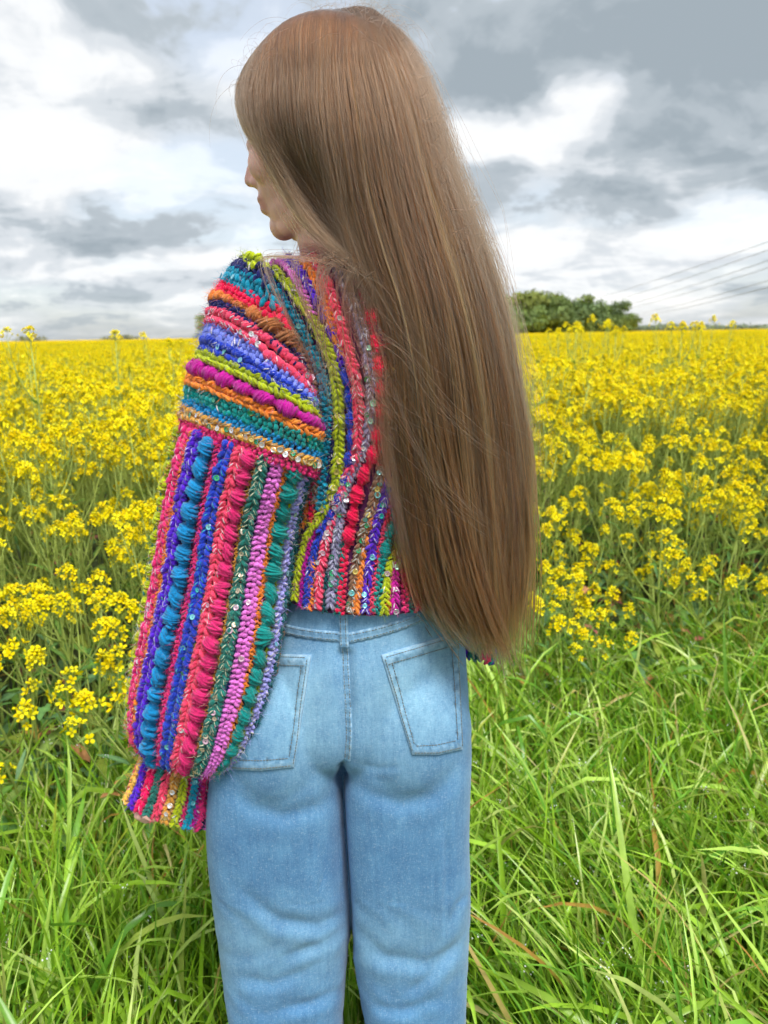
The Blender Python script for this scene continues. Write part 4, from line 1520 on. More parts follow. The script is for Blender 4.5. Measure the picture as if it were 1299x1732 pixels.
def crochet(p, n, width, style, col, fleck=0.0, seed=0, step=0.0062, col2=None, fleck_col=(0.85, 0.80, 0.85), seq=None, fuzz=1.0, lam=0.021, open_end=True):
    """a row of crochet stitches along points p with surface normals n; width may vary along the row"""
    r = np.random.default_rng(seed)
    L = np.concatenate(([0], np.cumsum(np.linalg.norm(np.diff(p, axis=0), axis=1))))
    width = np.broadcast_to(np.asarray(width, float), (len(p),))
    lob = Lobes()
    col = np.asarray(col)
    mean_w = float(width.mean())
    if style == 'bobble':
        step = lam
    elif style == 'rope':
        step = 0.0052
    N = max(2, int(L[-1] / step))
    S = (np.arange(N) + 0.5) * L[-1] / N

    def at(s):
        s = np.clip(s, 0, L[-1])
        q = np.array([np.interp(s, L, p[:, j]) for j in range(3)])
        q2 = np.array([np.interp(min(s + 0.002, L[-1]), L, p[:, j]) for j in range(3)])
        q1 = np.array([np.interp(max(s - 0.002, 0), L, p[:, j]) for j in range(3)])
        nn = np.array([np.interp(s, L, n[:, j]) for j in range(3)])
        nn /= np.linalg.norm(nn) + 1e-9
        t = q2 - q1
        t -= nn * t.dot(nn)
        t /= np.linalg.norm(t) + 1e-9
        return q, t, nn, np.cross(nn, t), float(np.interp(s, L, width))

    st = L[-1] / N
    for i, s in enumerate(S):
        q, t, nn, b, w = at(s)
        h = w / 2
        cc = col if col2 is None else col * (1 - s / L[-1]) + col2 * (s / L[-1])
        tone = lambda: np.clip(cc * r.uniform(0.78, 1.18), 0, 0.95)
        first = len(lob.c)
        if style in ('chain', 'rope'):
            al = R(32) if style == 'chain' else R(48)
            lift = 0.35 * min(h, 0.006)
            for sg in (-1, 1):
                d = t * math.cos(al) + b * sg * math.sin(al)
                e = np.cross(nn, d)
                al_ = r.normal(0, 0.16)
                d = d * math.cos(al_) + np.cross(nn, d) * math.sin(al_)
                e = np.cross(nn, d)
                kz = r.uniform(0.8, 1.25)
                c0 = q + b * sg * h * 0.46 + nn * (lift + r.normal(0, 0.0006)) + r.normal(0, 0.0006, 3)
                ax = np.stack((d * st * 0.95 * kz, e * h * 0.52 / kz, nn * min(h, 0.0065) * 0.72 * kz))
                k = tone()
                lob.add(c0, ax, k)
                # plies of the yarn lying over the stitch
                lob.add(c0 + nn * min(h, 0.0065) * 0.34 + e * h * 0.16, np.stack((d * st * 0.84 + e * 0.0008, e * h * 0.22, nn * min(h, 0.0065) * 0.46)), np.clip(k * 1.12, 0, 0.95))
                if r.random() < fleck:
                    lob.add(c0 + nn * min(h, 0.0065) * 0.62 + e * h * 0.05, np.stack((d * st * 0.62, e * 0.0009, nn * 0.0011)), np.array(fleck_col) * r.uniform(0.75, 1))
        elif style == 'knit':
            # rows of short upright stitches, two deep
            for sg in (-0.60, 0.0, 0.60):
                tl = 0.55 + r.normal(0, 0.2)
                d = b * math.cos(tl) + t * math.sin(tl) * (1 if sg > 0 else -1)
                e = np.cross(nn, d)
                kz = r.uniform(0.8, 1.25)
                c0 = q + b * sg * h + nn * (0.3 * min(h, 0.006) + r.normal(0, 0.0005)) + t * (0.3 * st if sg > 0 else -0.2 * st) + r.normal(0, 0.0006, 3)
                k = tone()
                lob.add(c0, np.stack((d * h * 0.50 * kz, e * st * 0.50 / kz, nn * min(h, 0.006) * 0.70)), k)
                lob.add(c0 + nn * 0.0014 + e * st * 0.14, np.stack((d * h * 0.46, e * st * 0.18, nn * min(h, 0.006) * 0.52)), np.clip(k * 1.15, 0, 0.95))
                if r.random() < fleck:
                    lob.add(c0 + nn * min(h, 0.006) * 0.62, np.stack((d * h * 0.5, e * 0.0009, nn * 0.0011)), np.array(fleck_col) * r.uniform(0.75, 1))
        else:      # bobble: a puff of strands wound across the row, pinched between
            m_ = 9
            big = r.uniform(0.85, 1.12)
            lean_ = r.normal(0.3, 0.25)
            for k_ in range(m_):
                x = (k_ - (m_ - 1) / 2) / ((m_ - 1) / 2)
                g = math.sqrt(max(0.0, 1 - 0.88 * x * x)) * big
                la = lean_ + r.normal(0, 0.20)
                d = b * math.cos(la) + t * math.sin(la)
                e = np.cross(nn, d)
                c0 = q + t * x * st * 0.38 + nn * (0.30 * h * g + r.normal(0, 0.0006)) + b * r.normal(0, 0.05 * h)
                lob.add(c0, np.stack((d * h * (0.46 + 0.62 * g) * r.uniform(0.92, 1.06), e * st * 0.115, nn * h * (0.30 + 0.58 * g))), tone())
            for _ in range(7):      # loops wandering over the puff
                la = lean_ + r.normal(0, 0.5)
                d = b * math.cos(la) + t * math.sin(la)
                e = np.cross(nn, d)
                lob.add(q + t * r.normal(0, 0.16) * st + b * r.normal(0, 0.25) * h + nn * h * 0.80 * big, np.stack((d * h * 0.45, e * st * 0.07, nn * h * 0.16)), tone() * 1.08)
            lob.add(q + t * st * 0.5, np.stack((b * h * 0.50, t * st * 0.2, nn * h * 0.45)), tone() * 0.9)
        # loose fibres
        for _ in range(int(r.poisson(8.0 * fuzz * (3.4 if style == 'bobble' else 1)))):
            j = r.integers(first, len(lob.c))
            fuzz_p.append(lob.c[j] + b * r.normal(0, h * 0.4) + t * r.normal(0, st * 0.3) + nn * min(h, 0.006) * r.uniform(0.3, 0.8))
            fuzz_n.append(nn + r.normal(0, 0.75, 3))
            fuzz_c.append(np.clip(lob.col[j] * 1.15, 0, 0.95))
        if seq and r.random() < seq[0] * 1.5:
            off = h if style != 'bobble' else h * 1.2
            sequins.append((q + nn * (min(off, 0.006) * 0.95 + 0.0012) + b * r.normal(0, h * 0.3), nn + r.normal(0, 0.22, 3), seq[1][r.integers(0, len(seq[1]))]))
    return lob


class Loft:
    """closed tube surface from rings given as left, right and near-middle pixels; s in 0..1 along, angle th: 0 = right end, pi = left end, 3pi/2 = towards the camera"""
    def __init__(self, rows, smooth=True, n=60):
        # rows: (lx, ly, rx, ry, D, half depth, sag x, sag y)
        self.q = smooth_rings([tuple(r_) if len(r_) == 9 else (*r_, r_[4]) for r_ in rows], n)
        self.n = n

    def ring(self, s):
        u = np.clip(s, 0, 1) * (self.n - 1)
        i = int(min(u, self.n - 2))
        lx, ly, rx, ry, D, bd, mx, my, Dr = self.q[i] * (1 - (u - i)) + self.q[i + 1] * (u - i)
        a, b = P(lx, ly, D), P(rx, ry, Dr)
        c = (a + b) / 2
        near = P((lx + rx) / 2 + mx, (ly + ry) / 2 + my, (D + Dr) / 2 - bd)
        return c, (b - a) / 2, c - near

    def pt(self, s, th):
        c, a, b = self.ring(s)
        return c + a * math.cos(th) + b * math.sin(th)

    def line(self, ss, ths):
        p = np.array([self.pt(s, t) for s, t in zip(ss, ths)])
        e = 1e-3
        n = []
        for s, t in zip(ss, ths):
            s1, s0 = min(s + e, 1), max(s - e, 0)
            n.append(np.cross(self.pt(s, t + e) - self.pt(s, t - e), self.pt(s1, t) - self.pt(s0, t)))
        n = np.array(n)
        n /= np.linalg.norm(n, axis=1, keepdims=True) + 1e-12
        cen = np.array([self.ring(s)[0] for s in ss])
        flip = np.sign(((p - cen) * n).sum(1))
        return p, n * flip[:, None]

    def rings(self, k=1.0, n=40):
        out = []
        for s in np.linspace(0, 1, n):
            c, a, b = self.ring(s)
            out.append((c, a * k, b * k))
        return out


def z2(x, y):
    return 280 + x * 400 / 1299.0, 400 + y * 400 / 1299.0


def build_sweater():
    global fuzz_p, fuzz_n, fuzz_c
    m, t, out = material('yarn')
    g = t.n('ShaderNodeNewGeometry').outputs['Position']
    vc = t.n('ShaderNodeVertexColor', layer_name='Col').outputs[0]
    fib = t.noise(g, 1300, 3, 0.65, 0.6)
    blot = t.noise(g, 210, 3, 0.6)
    c = t.mix(1.0, vc, t.ramp(fib, [(0.28, (0.55, 0.55, 0.55)), (0.52, (1.0, 1.0, 1.0)), (0.75, (1.35, 1.35, 1.35))]), 'MULTIPLY')
    c = t.mix(1.0, c, t.ramp(blot, [(0.3, (0.80,) * 3), (0.7, (1.15,) * 3)]), 'MULTIPLY')
    bump = t.n('ShaderNodeBump', ins={'Strength': 0.7, 'Distance': 0.0012, 'Height': fib})
    principled(t, out, **{'Base Color': c, 'Roughness': 0.9, 'Specular IOR Level': 0.15, 'Sheen Weight': 0.35, 'Sheen Roughness': 0.45, 'Normal': bump.outputs[0]})
    M_YARN = m

    # ---- base surfaces under the stitches
    torso_rows = [  # y, left x, right x, D, half depth
        (424, 535, 680, 0.945, 0.045), (436, 500, 715, 0.940, 0.062), (452, 462, 765, 0.935, 0.075), (480, 440, 805, 0.932, 0.090), (540, 446, 812, 0.930, 0.102), (640, 462, 800, 0.930, 0.104),
        (760, 474, 790, 0.930, 0.096), (880, 476, 782, 0.932, 0.094), (940, 472, 780, 0.932, 0.100), (975, 470, 782, 0.932, 0.106), (990, 470, 782, 0.932, 0.108)]
    q = smooth_rings(torso_rows, 60)
    tb = MB()
    add_loft(tb, [px_ring(a, b, y, D, d) for y, a, b, D, d in q], 64, YARN['plum'] * 0.9)
    cap_rows_z = [  # left, near middle, right of each band edge, in the shoulder close-up; depth; half depth
        ((455, 118), (475, 112), (498, 122)), ((425, 140), (482, 150), (545, 200)), ((370, 190), (472, 222), (590, 330)), ((325, 262), (475, 318), (650, 462)), ((298, 312), (482, 388), (692, 545)),
        ((270, 395), (490, 462), (785, 770)), ((260, 437), (500, 512), (812, 865)), ((243, 507), (512, 612), (828, 935)), ((225, 570), (512, 690), (834, 962)), ((213, 640), (508, 762), (838, 985)),
        ((188, 690), (505, 820), (845, 1012)), ((150, 772), (498, 905), (848, 1085)), ((135, 816), (490, 958), (842, 1126)), ((132, 886), (482, 1032), (836, 1186)), ((118, 935), (474, 1080), (830, 1228)),
        ((104, 1000), (464, 1138), (820, 1268)), ((104, 1062), (456, 1196), (806, 1312))]
    rows = []
    for i, (l_, m_, r_) in enumerate(cap_rows_z):
        l_, m_, r_ = z2(*l_), z2(*m_), z2(*r_)
        f = i / 16
        bd = 0.018 + 0.042 * min(1, f * 1.6) ** 0.8
        rows.append((l_[0], l_[1], r_[0], r_[1], 0.918 - 0.006 * f, bd, m_[0] - (l_[0] + r_[0]) / 2, m_[1] - (l_[1] + r_[1]) / 2, 0.872 - 0.022 * min(1, f * 2)))
    cap = Loft(rows, n=129)
    puff_rows = [  # left, right, D, half depth, sag, D of the right end
        (309, 716, 528, 785, 0.912, 0.063, 0, 4, 0.858), (288, 790, 512, 835, 0.912, 0.068, 0, 6, 0.868), (270, 880, 498, 890, 0.910, 0.070, 0, 5, 0.880), (255, 980, 486, 972, 0.906, 0.070, 0, 5, 0.880), (241, 1060, 474, 1060, 0.902, 0.068, 0, 6, 0.858),
        (227, 1140, 460, 1138, 0.900, 0.060, 0, 10, 0.845), (221, 1196, 440, 1205, 0.898, 0.056, 0, 18, 0.838), (225, 1240, 415, 1258, 0.897, 0.050, 0, 26, 0.840), (240, 1264, 386, 1292, 0.896, 0.042, 0, 22, 0.852), (256, 1262, 360, 1284, 0.896, 0.030, 0, 10, 0.880)]
    puff = Loft(puff_rows, n=91)
    cuff_rows = [(250, 1262, 362, 1292, 0.896, 0.032, 0, 4), (236, 1296, 358, 1328, 0.894, 0.034, 0, 8), (224, 1328, 354, 1364, 0.892, 0.036, 0, 12), (214, 1352, 351, 1396, 0.890, 0.037, -4, 16)]
    cuff = Loft(cuff_rows, n=31)
    rs_rows = [(770, 468, 812, 500, 0.945, 0.035, 0, 0), (772, 520, 835, 545, 0.950, 0.062, 0, 0), (766, 640, 860, 650, 0.955, 0.070, 0, 0), (758, 780, 880, 780, 0.960, 0.072, 0, 0), (752, 900, 884, 890, 0.965, 0.072, 0, 0),
               (756, 990, 872, 985, 0.975, 0.068, 0, 0), (772, 1050, 860, 1055, 0.985, 0.052, 0, 8), (786, 1072, 838, 1082, 0.992, 0.030, 0, 4)]
    rsl = Loft(rs_rows, n=71)
    rc_rows = [(784, 1066, 838, 1080, 0.992, 0.030, 0, 2), (782, 1090, 834, 1102, 1.002, 0.032, 0, 2), (782, 1106, 832, 1116, 1.012, 0.033, 0, 4)]
    rcf = Loft(rc_rows, n=21)

    sw_me = tb.mesh('sweater', [M_YARN])
    sw = wchild('sweater', sw_me, person, BASE, label='multicoloured striped crochet sweater with puff sleeves and sequins')
    bv = bvh_of(sw_me)
    for lf, nm, k in ((cap, 'shoulder_lining', 0.975), (puff, 'sleeve_lining', 0.975), (rsl, 'sleeve_lining', 0.97)):
        bm_ = MB()
        add_loft(bm_, lf.rings(k, 44), 48, YARN['plum'] * 0.9)
        wchild(nm, bm_.mesh(nm, [M_YARN]), sw, None)
    for lf in (cuff, rcf):      # cuffs are open at the hand
        bm_ = MB()
        V, Fq, Ft = ring_loft(lf.rings(0.96, 16), 36)
        bm_.add(V, Fq, YARN['plum'] * 0.6)
        wchild('cuff_lining', bm_.mesh('cuff_lining', [M_YARN]), sw, None)

    cnt = [0]

    def stripe(p, n, width, style, colour, **kw):
        cnt[0] += 1
        lob = crochet(p, n, width, style, YARN[colour], seed=cnt[0], **kw)
        nm = 'bobble_stripe' if style == 'bobble' else 'yarn_stripe'
        return wchild(nm, lob.mesh(nm, M_YARN), sw, None)

    PALE, AQ, MIX, GRN = ['white', 'pink'], ['aqua', 'aqua', 'turq'], ['white', 'gold', 'green', 'pink', 'white'], ['mint', 'green', 'white']
    # ---- bands round the shoulder
    bands = [  # colour, style, options
        ('lime', 'chain', {}), ('navy', 'knit', dict(fleck=0.05)), ('turq', 'knit', dict(seq=(0.16, AQ))), ('red', 'knit', {}), ('orange', 'bobble', dict(col2=YARN['brown'])), ('navy', 'knit', dict(fleck=0.08)),
        ('coral', 'chain', dict(fleck=0.5, seq=(0.22, ['white', 'pink', 'white']))), ('peri', 'knit', dict(fleck=0.1)), ('royal', 'chain', dict(fleck=0.3, seq=(0.13, AQ))), ('lime', 'chain', {}),
        ('magenta', 'bobble', dict(lam=0.026)), ('orange', 'chain', {}), ('teal', 'knit', dict(fleck=0.04, seq=(0.10, ['green', 'turq', 'green']))), ('blue', 'knit', {}),
        ('gold', 'chain', dict(fleck=0.6, fleck_col=(0.8, 0.72, 0.5), seq=(0.55, MIX))), ('rasp', 'knit', {})]
    n_b = len(bands)
    for i, (c_, st_, kw) in enumerate(bands):
        s = (i + 0.5) / n_b
        th = np.linspace(math.pi * 0.80, math.pi * 2.15, 90)
        p, n = cap.line(np.full(90, s), th)
        pa, _ = cap.line(np.full(90, i / n_b), th)
        pb, _ = cap.line(np.full(90, (i + 1) / n_b), th)
        wd = np.clip(np.linalg.norm(pa - pb, axis=1), 0.004, 0.024) * (1.25 if st_ != 'bobble' else 1.12)
        # stitches are laid from the left end of the band
        stripe(p, n, wd, st_, c_, **kw)
        # inner side of the same band, plainer
        th = np.linspace(math.pi * 0.15, math.pi * 0.80, 40)
        p, n = cap.line(np.full(40, s), th)
        stripe(p, n, 0.011, 'chain', c_, step=0.010, fuzz=0.1)

    # ---- lengthwise stripes of the sleeve; edges measured across it at mid height
    xl, xr = 256.0, 488.0
    cols = [  # x0, x1, colour, style, options
        (266, 281, 'rasp', 'chain', dict(fleck=0.55, seq=(0.05, PALE))), (281, 287, 'orange', 'rope', {}), (285, 300, 'purple', 'chain', dict(fleck=0.40, fleck_col=(0.75, 0.75, 0.95), seq=(0.05, ['white', 'aqua']))),
        (299, 327, 'blue', 'bobble', dict(lam=0.024)), (328, 335, 'rasp', 'rope', {}), (336, 354, 'royal', 'chain', dict(fleck=0.35, fleck_col=(0.05, 0.5, 0.55), seq=(0.10, ['turq', 'aqua', 'green']))),
        (354, 358, 'olive', 'rope', {}), (357, 373, 'coral', 'chain', dict(fleck=0.3, seq=(0.03, PALE))), (370, 392, 'rasp', 'bobble', dict(lam=0.021)), (392, 396, 'gold', 'rope', {}),
        (396, 413, 'green', 'chain', dict(fleck=0.7, fleck_col=(0.72, 0.72, 0.5), seq=(0.20, ['cream', 'cream', 'pink']))), (413, 418, 'navy', 'rope', {}), (417, 436, 'orchid', 'knit', dict(seq=(0.03, PALE))),
        (437, 444, 'orange', 'rope', {}), (442, 466, 'teal', 'bobble', dict(lam=0.024)), (463, 467, 'lime', 'rope', {}), (466, 478, 'lav', 'knit', dict(fleck=0.2, seq=(0.08, ['aqua', 'mint']))), (478, 484, 'dkteal', 'rope', {})]

    def th_of(x):
        f = np.clip((x - xl) / (xr - xl), 0.002, 0.998)
        return 2 * math.pi - math.acos(2 * f - 1)          # near side

    def fan(th, s):
        # towards the gathered end the stripes on the left spread round the puff
        a = 2 * math.pi - th                                # 0 right .. pi left
        a0 = R(63)
        k = 1 + 0.26 * max(0.0, (s - 0.35)) / 0.65
        k2 = 1 - 0.30 * max(0.0, (s - 0.5)) / 0.5
        a = np.where(a > a0, a0 + (a - a0) * k, a0 + (a - a0) * k2)
        return 2 * math.pi - a

    ss = np.concatenate((np.linspace(0.005, 0.9, 60), np.linspace(0.91, 0.985, 8)))
    for (x0, x1, c_, st_, kw) in cols:
        ta, tb_ = th_of(x0), th_of(x1)
        tc = (ta + tb_) / 2
        p, n = puff.line(ss, np.array([fan(tc, s) for s in ss]))
        pa, _ = puff.line(ss, np.array([fan(ta, s) for s in ss]))
        pb, _ = puff.line(ss, np.array([fan(tb_, s) for s in ss]))
        wd = np.linalg.norm(pa - pb, axis=1) * (1.25 if st_ != 'bobble' else 1.22)
        wd = np.clip(wd, 0.0035, 0.023)
        stripe(p, n, wd, st_, c_, **kw)
    # round the far side
    a_list = np.linspace(math.pi * 1.0 - 0.05, 0.12, 17)
    far = ['lime', 'teal', 'coral', 'navy', 'orange', 'magenta', 'blue', 'lime', 'purple', 'rasp', 'peri', 'gold', 'hot', 'green', 'orchid', 'orange', 'brown']
    for k_, (a, c_) in enumerate(zip(a_list, far)):
        p, n = puff.line(ss, np.full(len(ss), a))
        stripe(p, n, 0.0145, 'bobble' if k_ in (0, 5, 9, 15) else 'chain', c_, step=0.009, fuzz=0.5 if k_ < 2 else 0.15)

    # ---- cuff
    ck = [('yellow', 'rope'), ('purple', 'chain'), ('hot', 'chain'), ('green', 'rope'), ('coral', 'chain'), ('gold', 'chain'), ('lime', 'chain'), ('rasp', 'rope'), ('turq', 'chain'), ('magenta', 'rope'), ('rasp', 'chain'), ('navy', 'rope'), ('orchid', 'chain')]
    edges = [0.0, 0.045, 0.14, 0.245, 0.335, 0.43, 0.555, 0.655, 0.70, 0.79, 0.845, 0.915, 0.945, 1.0]
    sc = np.linspace(0.0, 1.02, 24)
    for k_, (c_, st_) in enumerate(ck):
        f = (edges[k_] + edges[k_ + 1]) / 2
        tc = 2 * math.pi - math.acos(np.clip(2 * f - 1, -0.985, 0.985))
        ta, tb_ = [2 * math.pi - math.acos(2 * e - 1) for e in (edges[k_], edges[k_ + 1])]
        p, n = cuff.line(sc, np.full(len(sc), tc))
        pa, _ = cuff.line(sc, np.full(len(sc), ta))
        pb, _ = cuff.line(sc, np.full(len(sc), tb_))
        wd = np.clip(np.linalg.norm(pa - pb, axis=1) * 1.05, 0.004, 0.012)
        kw = dict(fleck=0.5, fleck_col=(0.8, 0.7, 0.4), seq=(0.3, MIX)) if c_ == 'gold' else (dict(seq=(0.12, AQ)) if c_ in ('green', 'turq') else dict(fleck=0.12))
        stripe(p, n, wd, st_, c_, step=0.0055, **kw)
    for k_, a in enumerate(np.linspace(0.25, math.pi - 0.2, 9)):
        p, n = cuff.line(sc, np.full(len(sc), a))
        stripe(p, n, 0.010, 'chain', ['teal', 'hot', 'orange', 'purple', 'lime', 'blue', 'rasp', 'gold', 'coral'][k_], step=0.008, fuzz=0.2)

    # ---- the other sleeve, seen through the hair
    names = ['rasp', 'orange', 'purple', 'blue', 'hot', 'royal', 'coral', 'green', 'navy', 'orchid', 'teal', 'lav', 'lime', 'magenta', 'gold', 'turq']
    for k_ in range(30):
        a = 2 * math.pi * (k_ + 0.5) / 30
        s8 = np.linspace(0.01, 0.99, 60)
        p, n = rsl.line(s8, np.full(60, a))
        stripe(p, n, 0.0145, 'bobble' if k_ % 7 == 3 else 'chain', names[(k_ * 5) % 16], step=0.008, fuzz=0.25)
    for k_ in range(18):
        a = 2 * math.pi * (k_ + 0.5) / 18
        p, n = rcf.line(np.linspace(0, 1, 14), np.full(14, a))
        stripe(p, n, 0.0085, 'chain', ['teal', 'dkteal', 'rasp', 'hot', 'teal', 'purple'][k_ % 6], step=0.007, fuzz=0.3)

    # ---- stripes of the back, traced down the cloth
    def hit(px, py):
        d = Vector(raydir(px, py)).normalized()
        p, n, _, _ = bv.ray_cast(Vector(CAM_P), d)
        if p is None:
            return None
        if n.dot(d) > 0:
            n = -n
        return np.array(p), np.array(n)

    def back(line, wpx, style, colour, **kw):
        ln = catmull([(a, b) for a, b in line], 70)
        pp, nn = [], []
        for a, b in ln:
            h = hit(a, b)
            if h is not None:
                pp.append(h[0] + h[1] * 0.001)
                nn.append(h[1])
        if len(pp) < 6:
            return
        pp, nn = np.array(pp), np.array(nn)
        k = np.ones(7) / 7
        for A in (pp, nn):
            B = A.copy()
            for j in range(3):
                B[3:-3, j] = np.convolve(A[:, j], k, 'valid')
            A[:] = B
        w = np.interp(np.linspace(0, 1, len(pp)), np.linspace(0, 1, len(wpx)), wpx) * 0.86 / F if isinstance(wpx, (list, tuple)) else wpx * 0.86 / F
        stripe(pp, nn, w, style, colour, **kw)

    back([(440, 440), (480, 500), (514, 560), (545, 625), (556, 690), (550, 770), (547, 866)], [12, 18, 22, 22], 'knit', 'turq', seq=(0.03, AQ))
    back([(455, 455), (500, 510), (532, 555), (560, 625), (566, 690), (562, 770), (558, 850)], [8, 11, 13, 13], 'chain', 'navy', fleck=0.15)
    back([(452, 444), (489, 483), (526, 532), (554, 585), (571, 640), (575, 700), (573, 800), (560, 848), (534, 884), (516, 920), (507, 970), (500, 1034)], [14, 18, 20, 20, 14, 15], 'chain', 'lime', fleck=0.15, seq=(0.10, ['gold', 'pink', 'gold']))
    back([(474, 440), (500, 470), (515, 500), (532, 535)], 12, 'chain', 'orchid', fleck=0.2)
    back([(470, 428), (510, 462), (540, 515), (568, 575), (582, 620)], [16, 12, 12], 'chain', 'purple', fleck=0.2)
    back([(582, 620), (592, 680), (594, 740), (590, 785), (572, 848), (556, 884)], [18, 20, 18], 'bobble', 'royal', lam=0.022)
    back([(556, 880), (541, 912), (530, 950), (521, 1036)], [16, 14], 'chain', 'royal', fleck=0.05)
    back([(545, 880), (526, 920), (515, 975), (510, 1036)], [9, 8], 'rope', 'magenta')
    back([(512, 440), (535, 478), (552, 518), (567, 560), (580, 605)], [12, 14, 10], 'chain', 'orange', fleck=0.1)
    back([(534, 938), (530, 985), (527, 1038)], [9, 10], 'rope', 'orange')
    back([(526, 438), (550, 470), (568, 517), (584, 572), (599, 631), (608, 692), (605, 754), (592, 800), (572, 846), (562, 889), (550, 931), (543, 980), (540, 1037)], [14, 18, 20, 18, 16, 18], 'chain', 'coral', fleck=0.45, seq=(0.14, ['white', 'pink', 'white']))
    back([(562, 442), (586, 490), (607, 539), (623, 600), (628, 662), (624, 723), (609, 774), (590, 810), (582, 845), (575, 889), (568, 940), (559, 1037)], [16, 17, 17, 16, 17], 'chain', 'grey', fleck=0.6, fleck_col=(0.75, 0.78, 0.95), seq=(0.16, GRN))
    back([(580, 905), (577, 960), (571, 1038)], 9, 'chain', 'teal')
    back([(557, 960), (552, 1000), (550, 1036)], 6, 'chain', 'dkteal')
    back([(626, 520), (638, 600), (643, 677), (640, 723), (634, 757), (619, 795), (606, 830), (597, 878), (588, 922)], [20, 24, 26], 'bobble', 'red', lam=0.024)
    back([(586, 925), (581, 965), (576, 1040)], 15, 'knit', 'red')
    back([(662, 600), (660, 700), (645, 790), (630, 850), (612, 910), (602, 956), (592, 1034)], [18, 17, 14], 'chain', 'brown', fleck=0.6, fleck_col=(0.6, 0.62, 0.6), seq=(0.28, ['aqua', 'gold', 'white', 'aqua', 'green']))
    back([(652, 790), (638, 836), (629, 880), (617, 926), (609, 979), (600, 1041)], [8, 11, 15], 'chain', 'orange', fleck=0.1)
    back([(680, 640), (672, 740), (657, 811), (646, 857), (634, 899), (625, 956), (617, 1037)], [16, 18, 15], 'chain', 'purple', fleck=0.4, fleck_col=(0.7, 0.7, 0.9), seq=(0.12, AQ))
    back([(664, 830), (657, 862), (649, 903), (637, 945), (627, 1039)], [9, 10, 9], 'rope', 'coral')
    back([(690, 780), (672, 850), (662, 885), (654, 917), (646, 945)], [18, 22], 'bobble', 'teal', lam=0.022)
    back([(646, 944), (640, 985), (637, 1038)], 14, 'knit', 'teal')
    back([(700, 820), (684, 880), (667, 935), (655, 968), (649, 1040)], [12, 13, 15], 'chain', 'lime', fleck=0.25, seq=(0.12, ['gold', 'pink']))
    back([(668, 960), (658, 1000), (656, 1038)], 6, 'rope', 'orange')
    back([(690, 880), (676, 935), (667, 968), (666, 1040)], [12, 15], 'chain', 'magenta', fleck=0.25, seq=(0.2, ['mint', 'grey']))
    back([(704, 870), (688, 933), (683, 968), (684, 1034)], [12, 13], 'knit', 'rasp')
    back([(700, 930), (694, 975), (692, 1034)], 6, 'rope', 'teal')
    back([(712, 900), (700, 956), (702, 991), (707, 1032)], 11, 'chain', 'coral')
    back([(716, 930), (712, 975), (719, 1030)], 9, 'chain', 'navy')
    for k_, (x, c_) in enumerate(zip(range(732, 786, 13), ('orange', 'purple', 'lime', 'rasp', 'blue'))):
        back([(x, 560), (x + 4, 700), (x - 2, 850), (x, 950), (x + 2, 1030)], 13, 'chain', c_, step=0.008, fuzz=0.3)
    for k_, (x, c_) in enumerate(zip(range(664, 790, 15), ('gold', 'rasp', 'blue', 'orchid', 'lime', 'coral', 'royal', 'orange', 'magenta'))):
        back([(x, 470), (x + 2, 560), (x + 3, 680), (x + 6, 780)], 14, 'chain', c_, step=0.009, fuzz=0.2)
    back([(512, 800), (508, 850), (498, 910), (490, 970), (483, 1034)], [18, 16, 12], 'bobble', 'brown', col2=YARN['gold'], lam=0.021)
    back([(522, 810), (518, 870), (508, 900)], 8, 'chain', 'orange')
    back([(531, 800), (531, 840), (529, 884)], 12, 'knit', 'red')
    back([(502, 915), (494, 970), (489, 1036)], 9, 'chain', 'dkteal')
    back([(478, 930), (476, 980), (474, 1034)], 10, 'chain', 'teal')
    back([(430, 455), (470, 520), (505, 585), (532, 645), (542, 710), (538, 790), (536, 850)], [10, 14, 14], 'chain', 'brown', fleck=0.3, fleck_col=(0.4, 0.3, 0.25))
    back([(425, 480), (462, 545), (498, 610), (520, 670), (530, 730), (527, 800)], [10, 14, 14], 'knit', 'navy', fleck=0.05)
    back([(440, 560), (480, 625), (508, 690), (517, 760), (514, 820)], [12, 14, 14], 'chain', 'plum', fleck=0.1)
    back([(617, 470), (634, 540), (648, 610), (655, 700), (650, 760)], 13, 'chain', 'plum', fleck=0.2)
    back([(600, 450), (614, 500), (630, 560), (638, 600)], 10, 'chain', 'rasp', fleck=0.2)
    # the front of the body
    for k_ in range(20):
        a = math.pi * (k_ + 0.5) / 20
        pp, nn = [], []
        for y, xa, xb, D, d in q[8:]:
            c, av, bvv = px_ring(xa, xb, y, D, d)
            pp.append(c + av * math.cos(a) + bvv * math.sin(a))
            nn.append(av / (av @ av) * math.cos(a) + bvv / (bvv @ bvv) * math.sin(a))
        nn = np.array(nn)
        nn /= np.linalg.norm(nn, axis=1, keepdims=True)
        stripe(np.array(pp), nn, 0.020, 'chain', names[(k_ * 3) % 16], step=0.012, fuzz=0.05)

    # ---- fuzz
    fm, t, out = material('yarn_fuzz')
    dn = t.n('ShaderNodeBsdfDiffuse', ins={0: t.n('ShaderNodeAttribute', attribute_name='Col').outputs[0]})
    t.link(dn.outputs[0], out.inputs[0])
    fp, fn, fc = np.array(fuzz_p), np.array(fuzz_n), np.array(fuzz_c)
    fn /= np.linalg.norm(fn, axis=1, keepdims=True)
    K = 5
    ln = rng.uniform(0.0022, 0.0065, (len(fp), 1))
    curl = rng.normal(0, 0.55, (len(fp), 3))
    s = np.linspace(0, 1, K)
    pts = fp[:, None] + ln[:, None] * (fn[:, None] * s[None, :, None] + curl[:, None] * (s ** 2)[None, :, None])
    rad = np.broadcast_to(0.00014 * (1 - 0.7 * s)[None], (len(fp), K))
    cu = hair_curves('yarn_fuzz', pts, rad, fc)
    cu.materials.append(fm)
